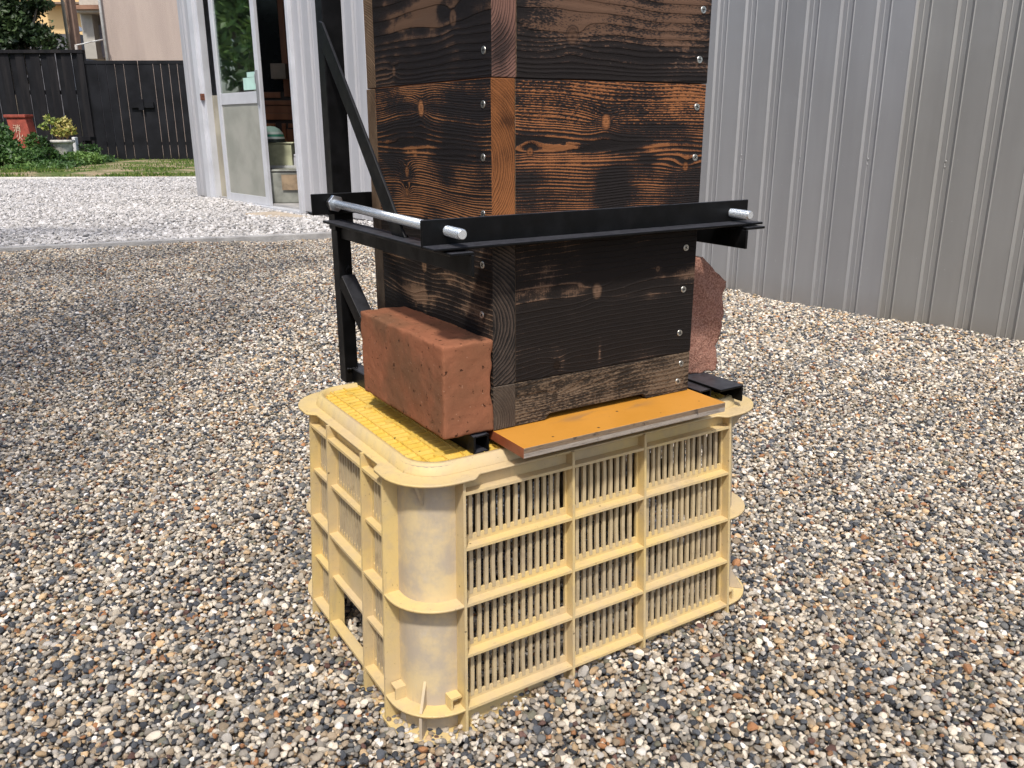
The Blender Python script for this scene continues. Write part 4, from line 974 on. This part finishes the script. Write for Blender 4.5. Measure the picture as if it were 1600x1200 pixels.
def crown(name, blobs, n, ls, mat, par=None):
    V, Fc, tone = foliage(n, blobs, ls); me = bpy.data.meshes.new(name); me.from_pydata([tuple(v) for v in V], [], Fc); me.materials.append(mat.mat)
    at = me.attributes.new("tone", 'FLOAT', 'POINT'); at.data.foreach_set('value', tone); o = bpy.data.objects.new(name, me); col.objects.link(o)
    if par: o.parent = par
    return o
def L2(px, py, d): return loc2(px, py, d)
# fence of upright boards (left) --------------------------------------------------
FD = 17.3
fl0 = L2(-260, 75, FD); fl1 = L2(131, 77, FD); ft = L2(131, 76, FD)[2]
fen = empty("board_fence", (CAMP.x, CAMP.y, 0), "tall black fence of overlapping upright boards left of the black gate", "fence", rz=YAW)
m_ = MB(); bwid = .150; x = fl0[0]; i = 0; mB = MB()
while x < fl1[0] - .12:
    yy = FD + (.030 if i % 2 else 0.); wv = bwid * random.uniform(.85, 1.15) * (1.15 if i % 2 == 0 else .8); (mB if i % 2 else m_).box(x, x + wv - random.choice((.002, .004, .011)), yy, yy + .02, .03 + random.uniform(0, .05), ft - .06); x += wv; i += 1
bgpart("boards", m_, m_fence, fen); bgpart("rear_boards", mB, m_gate, fen)
m_ = MB(); m_.box(fl0[0], fl1[0], FD - .04, FD + .08, ft - .058, ft + .0); m_.box(fl0[0], fl1[0], FD + .057, FD + .09, .35, .43); m_.box(fl0[0], fl1[0], FD + .057, FD + .09, 1.25, 1.33); bgpart("rail", m_, m_fence, fen)
m_ = MB(); m_.box(fl1[0] - .115, fl1[0] - .005, FD - .03, FD + .07, 0, ft - .0585); bgpart("post", m_, m_fence, fen)
# gate --------------------------------------------------
gd = 17.3; gt = L2(200, 93, gd)[2]; gate = empty("black_gate", (CAMP.x, CAMP.y, 0), "low black sheet-metal gate with narrow slits and a latch, right of the board fence", "gate", rz=YAW)
sl = [151, 165, 179, 193, 215.5, 239, 251, 264, 277, 290.5]; edges = [131.5] + sl + [330]
xs = [L2(p + 0, 94, gd)[0] for p in edges]
sm_ = MB(); 
for i in range(len(xs) - 1):
    x0, x1 = xs[i] + .0065, xs[i + 1] - .0065
    if i == 0: x0 = xs[0]
    sm_.box(x0, x1, gd, gd + .02, .03, gt - .0605)
bgpart("gate_panels", sm_, m_gate, gate)
for xa, xb in ((xs[0], xs[5] - .012), (xs[5] + .012, xs[-1])):
    m_ = MB(); m_.box(xa, xb, gd - .01, gd + .03, gt - .06, gt); bgpart("gate_rail", m_, m_gate, gate)
    m_ = MB(); m_.box(xa, xb, gd + .021, gd + .05, .3, .36); bgpart("gate_rail", m_, m_gate, gate)
a = L2(206, 158, gd); b = L2(243, 167, gd); m_ = MB(); m_.box(a[0], b[0], gd - .05, gd - .011, b[2], a[2]); m_.box(xs[5] - .05, xs[5] + .05, gd - .08, gd - .0505, a[2] - .15, a[2] + .05); bgpart("latch", m_, m_gate, gate)
# little bench rail in front of the fence
m_ = MB(); a = L2(112, 212, 16.9); b = L2(150, 217, 16.9); m_.box(a[0], b[0], 16.7, 16.95, b[2] - .01, a[2]); m_.box(a[0] + .05, a[0] + .13, 16.75, 16.85, 0.0, b[2] - .011); m_.box(b[0] - .13, b[0] - .05, 16.75, 16.85, 0., b[2] - .011)
bgobj("garden_bench", m_, m_fence, "small black bench in front of the fence beside the potted plant", "bench")
a = L2(117, 215, 16.6); b = L2(124, 229, 16.6); m_ = MB(); m_.box(a[0], b[0], 16.5, 16.62, 0., a[2] + .03); bgobj("white_canister", m_, m_simple("white_plastic", (.7, .7, .7), .5), "white upright canister beside the planter by the bench", "canister", bev=.01)
# red extinguisher box with painted characters --------------------------------------------------
rb = empty("fire_box", (CAMP.x, CAMP.y, 0), "leaning dull red metal fire box with painted white characters, half behind bushes", "fire box", rz=YAW)
m_red = m_simple("weathered_red_paint", (.30, .058, .035), .65, var=.25, sc_=9)
a = L2(10, 182, 16.2); b = L2(40, 182, 16.2); c = L2(50, 226, 16.2); wd = b[0] - a[0]
def skew(m_):   # leans to the right towards its foot
    o2 = []
    for (x, y, zz) in m_.v: o2.append((x + (a[2] - zz) * .19, y - (a[2] - zz) * .08, zz))
    m_.v = o2; return m_
m_ = MB(); m_.box(a[0], b[0], 16.2, 16.45, 0.0, a[2]); bgpart("body", skew(m_), m_red, rb, bev=.01)
m_ = MB(); m_.box(a[0] - .025, b[0] + .02, 16.17, 16.47, a[2] + .001, L2(20, 177, 16.2)[2]); bgpart("lid", m_, m_red, rb, bev=.01)
m_wp = m_simple("cream_paint", (.65, .5, .36), .8)
for i, ch in enumerate("\u6d88\u706b"):
    fc = bpy.data.curves.new("character", 'FONT'); fc.body = ch; fc.size = .15; fc.extrude = .001; fc.align_x = 'CENTER'
    fo_ = bpy.data.objects.new("tmp", fc); col.objects.link(fo_); dg = bpy.context.evaluated_depsgraph_get(); me = bpy.data.meshes.new_from_object(fo_.evaluated_get(dg)); bpy.data.objects.remove(fo_)
    me.materials.clear(); me.materials.append(m_wp.mat); o = bpy.data.objects.new("painted_character", me); col.objects.link(o); o.parent = rb
    zc = L2(28, 198.5 + 13 * i, 16.2)[2] - .06; xc = L2(28.5 + 3.5 * i, 200, 16.2)[0]; o.location = (xc, 16.2 - (a[2] - zc - .08) * .08 - .012, zc); o.rotation_euler = (R(90), 0, 0)
# planter --------------------------------------------------
pl = empty("potted_plant", (CAMP.x, CAMP.y, 0), "yellow-green leafy plant in a round white planter before the fence", "potted plant", rz=YAW)
t0 = L2(81, 217, 15.8); t1 = L2(116, 217, 15.8); rr = (t1[0] - t0[0]) / 2; cx_ = (t0[0] + t1[0]) / 2; zt = t0[2]
m_ = MB(); m_.lathe([(rr * .55, 0), (rr * .62, .12), (rr * .78, zt - .07), (rr * .86, zt - .05), (rr, zt - .045), (rr, zt), (rr * .9, zt + .004), (rr * .88, zt - .04), (.001, zt - .04)], (cx_, 15.8, 0), 28)
bgpart("planter", m_, m_simple("dirty_white_planter", (.52, .50, .45), .7, var=.25, sc_=12), pl)
P0 = L2(96, 199, 15.8)
crown("foliage", [(L2(77, 187, 15.8)[0], 15.8, L2(77, 184, 15.8)[2], .10, .10, .07), (L2(72, 198, 15.8)[0], 15.75, L2(72, 196, 15.8)[2], .08, .1, .06), (L2(90, 190, 15.8)[0], 15.8, L2(90, 190, 15.8)[2], .10, .12, .08), (L2(104, 190, 15.8)[0], 15.8, L2(104, 189, 15.8)[2], .12, .12, .09), (L2(113, 200, 15.8)[0], 15.75, L2(113, 202, 15.8)[2], .12, .12, .09), (L2(98, 203, 15.8)[0], 15.8, L2(98, 204, 15.8)[2], .2, .15, .1)], 420, .05, fol_yel, pl)
m_ = MB()
for px, py in ((77, 188), (72, 198), (90, 192), (104, 192), (113, 203)):
    q = L2(px, py, 15.8); m_.cyl((cx_ + random.uniform(-.05, .05), 15.8, zt - .04), (q[0], 15.8, q[2]), .010, .006, 6)
bgpart("stems", m_, m_simple("pinkish_stem", (.28, .15, .1), .7), pl)
# ground cover and shrubs --------------------------------------------------
sh = []
def blob(px, py, d, rx, ry, rz): q = L2(px, py, d); return (q[0], q[1], max(q[2], rz * .5), rx, ry, rz)
for nm, bl, n, ls, lab in (
    ("shrub", [blob(-30, 235, 15.2, .55, .5, .38), blob(4, 226, 15.0, .34, .4, .26), blob(22, 240, 14.9, .36, .4, .17), blob(-8, 210, 15.3, .3, .4, .3)], 5200, .042, "dense green leafy shrub in front of the red fire box"),
    ("shrub", [blob(46, 247, 14.9, .38, .4, .13), blob(66, 241, 15.3, .34, .4, .17), blob(60, 222, 15.9, .25, .2, .22)], 3600, .036, "low green bush left of the white planter"),
    ("shrub", [blob(92, 254, 14.6, .55, .4, .07), blob(125, 246, 15.6, .5, .4, .13), blob(150, 248, 16.1, .45, .3, .10), blob(133, 234, 16.5, .35, .2, .17), blob(62, 258, 13.9, .6, .4, .05)], 5200, .034, "low spreading greenery in front of and right of the white planter")):
    o = crown(nm, bl, n, ls, fol_mid); o.location = (CAMP.x, CAMP.y, 0); o.rotation_euler = (0, 0, YAW); tag(o, lab, "shrub", "bushes in front of the fence")
# tree above the fence --------------------------------------------------
def tree(label, px, d, blobs, n, ls, mat, h, r0=.14, group=None, lim=()):
    root = empty("tree", (CAMP.x, CAMP.y, 0), label, "tree", group, rz=YAW); x0 = L2(px, 200, d)[0]
    m_ = MB(); m_.cyl((x0, d, -.05), (x0 + .1, d, h * .45), r0, r0 * .75, 10); m_.cyl((x0 + .1, d, h * .45), (x0, d + .1, h * .9), r0 * .75, r0 * .3, 8)
    for b in blobs: m_.cyl((x0 + .08, d, h * .42), (b[0], b[1], b[2]), r0 * .4, .02, 7)
    bgpart("trunk", m_, m_bark, root); crown("crown", blobs, n, ls, mat, root); return root
B = lambda px, py, d, r: (L2(px, py, d)[0], d, L2(px, py, d)[2], r, r * .9, r * .8)
tree("dark glossy-leaved tree rising behind the board fence at the left", 30, 19.0, [B(-40, 10, 19.0, .9), B(10, 30, 18.8, .62), B(45, 45, 18.8, .48), B(60, 62, 18.7, .42), B(68, 35, 18.8, .24), B(88, 64, 18.9, .25), B(30, -10, 19.0, .7), B(0, 70, 18.8, .55), B(60, 5, 18.9, .26), B(30, 68, 18.7, .4)], 16000, .060, fol_dark, 3.0)
# buildings --------------------------------------------------
def BX(m_, p0, p1, d0, d1, py0, py1): # box between pixel columns/rows at distance d0
    pm = min(90, max(0, (max(py0, 0) + py1) / 2)); m_.box(L2(p0, pm, d0)[0], L2(p1, pm, d0)[0], d0, d1, L2(p0, py1, d0)[2], L2(p1, py0, d0)[2])
bld = empty("rendered_building", (CAMP.x, CAMP.y, 0), "large plain beige rendered building behind the black gate", "building", rz=YAW)
m_ = MB(); a = L2(165, 80, 20.5); m_.box(a[0], 3.0, 20.5, 27, 0, 7.5); bgpart("wall", m_, m_beige, bld)
m_ = MB(); a = L2(165, 80, 20.5); m_.box(a[0] - .02, 3.2, 20.2, 27.2, 7.501, 7.7); bgpart("roof", m_, m_conc, bld)
m_ = MB(); q = L2(163, 50, 20.45); m_.cyl((q[0] + .02, 20.42, .5), (q[0] + .02, 20.42, 7.4), .03, n=8); bgpart("drain_pipe", m_, m_simple("old_white_pipe", (.6, .6, .58), .6), bld)
ye = empty("yellow_house", (CAMP.x, CAMP.y, 0), "cream-yellow house wall glimpsed between the tree and the beige building", "house", rz=YAW)
a = L2(30, 0, 32); b = L2(136, 53, 32); m_ = MB(); m_.box(a[0] - 4, b[0], 32, 38, b[2], 10); bgpart("wall", m_, m_cream, ye)
m_ = MB(); BX(m_, 60, 136, 31.5, 31.98, 1, 4); bgpart("eave_line", m_, m_simple("brown_trim", (.22, .16, .12), .8), ye)
m_ = MB(); a = L2(136, 53, 31.9); m_.box(L2(30, 0, 31.9)[0] - 4, b[0], 31.4, 38, 0, a[2] - .01); bgpart("lower_wall", m_, m_simple("dark_tiles", (.10, .10, .11), .7, var=.5, sc_=3), ye)
m_ = MB(); p = [L2(120, 37, 31.2), L2(134, 46, 31.2), L2(120, 48, 31.2)]; m_.prism([(*q[:2], q[2]) for q in p], (0, .1, 0)); bgpart("blue_roof", m_, m_simple("blue_grey_tiles", (.20, .24, .32), .6), ye)
ap = empty("old_house", (CAMP.x, CAMP.y, 0), "grey concrete house with a brown eave beside the beige building", "house", rz=YAW)
m_ = MB(); BX(m_, 131, 149, 23.0, 24.5, 19, 90); a = L2(131, 19, 23)[0]; bgpart("wall", m_, m_simple("grey_render", (.40, .38, .34), .9, var=.12, sc_=3), ap)
m_ = MB(); BX(m_, 147, 190, 23.4, 26, 18, 90); bgpart("wall", m_, m_simple("shaded_render", (.20, .185, .17), .9, var=.12, sc_=3), ap)
m_ = MB(); BX(m_, 149, 165, 23.3, 23.38, 37, 88); bgpart("door", m_, m_simple("grey_door", (.26, .26, .30), .6), ap)
m_ = MB(); BX(m_, 117, 190, 22.6, 26.5, 6, 12.5); bgpart("eave", m_, m_simple("rusty_eave", (.26, .14, .09), .8, var=.3, sc_=3), ap)
m_ = MB(); BX(m_, 117, 190, 22.7, 26.5, 13, 17.5); bgpart("eave_soffit", m_, m_simple("pale_soffit", (.5, .46, .40), .8), ap)
m_ = MB(); BX(m_, 125, 190, 23.0, 26.5, -60, 5.8); bgpart("upper_wall", m_, m_simple("upper_render", (.46, .42, .36), .9), ap)
m_ = MB(); BX(m_, 107.5, 117.5, 19.6, 19.8, -120, 76); q = L2(112, 0, 19.7); bgobj("brown_post", m_, m_simple("brown_paint", (.21, .135, .10), .7), "square brown post above the fence, in front of the yellow house", "post")
m_ = MB(); a = L2(110, 76, 19.4); b = L2(105, 0, 19.4); m_.cyl((a[0], 19.4, 0), (a[0], 19.4, a[2]), .035, n=10); m_.cyl((a[0], 19.4, a[2]), (a[0] - .02, 19.4, 7), .035, n=10); bgobj("steel_pole", m_, m_simple("galvanised_pole", (.34, .34, .34), .5, .5), "thin grey pole next to the brown post above the fence", "pole")
m_ = MB(); pts = [L2(119, 69, 19.2), L2(130, 67, 19.3), L2(145, 63.5, 19.6), L2(163, 60, 20.3)]
for p, q in zip(pts[:-1], pts[1:]): m_.cyl(p, q, .014, n=6)
bgobj("slack_cable", m_, m_simple("white_cable", (.6, .6, .58), .7), "thin white cable running from a short bracket to the beige building", "cable")
m_ = MB(); BX(m_, 118.5, 121.5, 19.15, 19.2, 68, 79); bgobj("white_bracket", m_, m_simple("white_metal", (.6, .56, .52), .7), "short whitish bracket on top of the fence holding the cable", "bracket")
# out-of-frame surroundings that shade the yard and show in the door glass --------------------------------------------------
def wtree(label, x, y, blobs, n, ls, mat, h, r0):
    root = empty("tree", (x, y, 0), label, "tree", "trees at the left edge of the yard"); m_ = MB(); m_.cyl((0, 0, -.05), (.1, .05, h * .5), r0, r0 * .7, 10)
    for b in blobs: m_.cyl((.1, .05, h * .48), (b[0], b[1], b[2]), r0 * .4, .02, 7)
    bgpart("trunk", m_, m_bark, root); crown("crown", blobs, n, ls, mat, root)
wtree("broad green tree at the left edge of the yard, seen only in the door glass", -3.2, 13.5, [(0, 0, 3.2, 1.8, 1.6, 1.5), (-1.2, .8, 2.4, 1.4, 1.2, 1.2), (1.0, -1, 2.2, 1.2, 1.1, 1.1), (.3, .3, 4.3, 1.2, 1.2, 1.0)], 9000, .10, fol_mid, 4., .16)

root = empty("tree", (-3.1, -.9, 0), "light-leaved tree just outside the frame whose crown shades the left of the yard", "tree", "trees at the left edge of the yard")
m_ = MB(); m_.cyl((0, 0, -.05), (.15, .2, 3.2), .10, .07, 10); bl = [(.9, 1.7, 4.5, 1.5, 1.7, .5), (-.2, 1.3, 4.3, 1.0, 1.3, .5), (1.9, 2.2, 4.6, .8, .9, .4), (.5, .3, 4.2, 1.1, .9, .4), (.7, 3.7, 4.5, 1.5, .6, .4)]
for b in bl: m_.cyl((.15, .2, 3.1), (b[0], b[1], b[2]), .05, .02, 7)
bgpart("trunk", m_, m_bark, root); crown("crown", bl, 4300, .075, fol_mid, root)

hd = empty("hedge", (-6.2, 3.0, 0), "tall green hedge added out of view at the far left, cutting sky reflections in the steel", "hedge")  # unseen, added to block the bright horizon reflected in the black steel
for q in range(9):
    m_ = MB(); m_.cyl((.1 * (q % 2), -9 + q * 2.4, -.05), (0, -9 + q * 2.4, 2.2), .06, .04, 7); bgpart("stem", m_, m_bark, hd)
m_ = MB(); m_.box(-.35, .35, -10, 12.4, .25, 3.0); bgpart("leafy_core", m_, m_simple("dark_leaf_mass", (.012, .022, .009), .9, spec=.05), hd)
crown("foliage", [(0, -9 + q * 2.2, 1.7, .65, 1.7, 1.7) for q in range(10)], 9000, .11, fol_mid, hd)
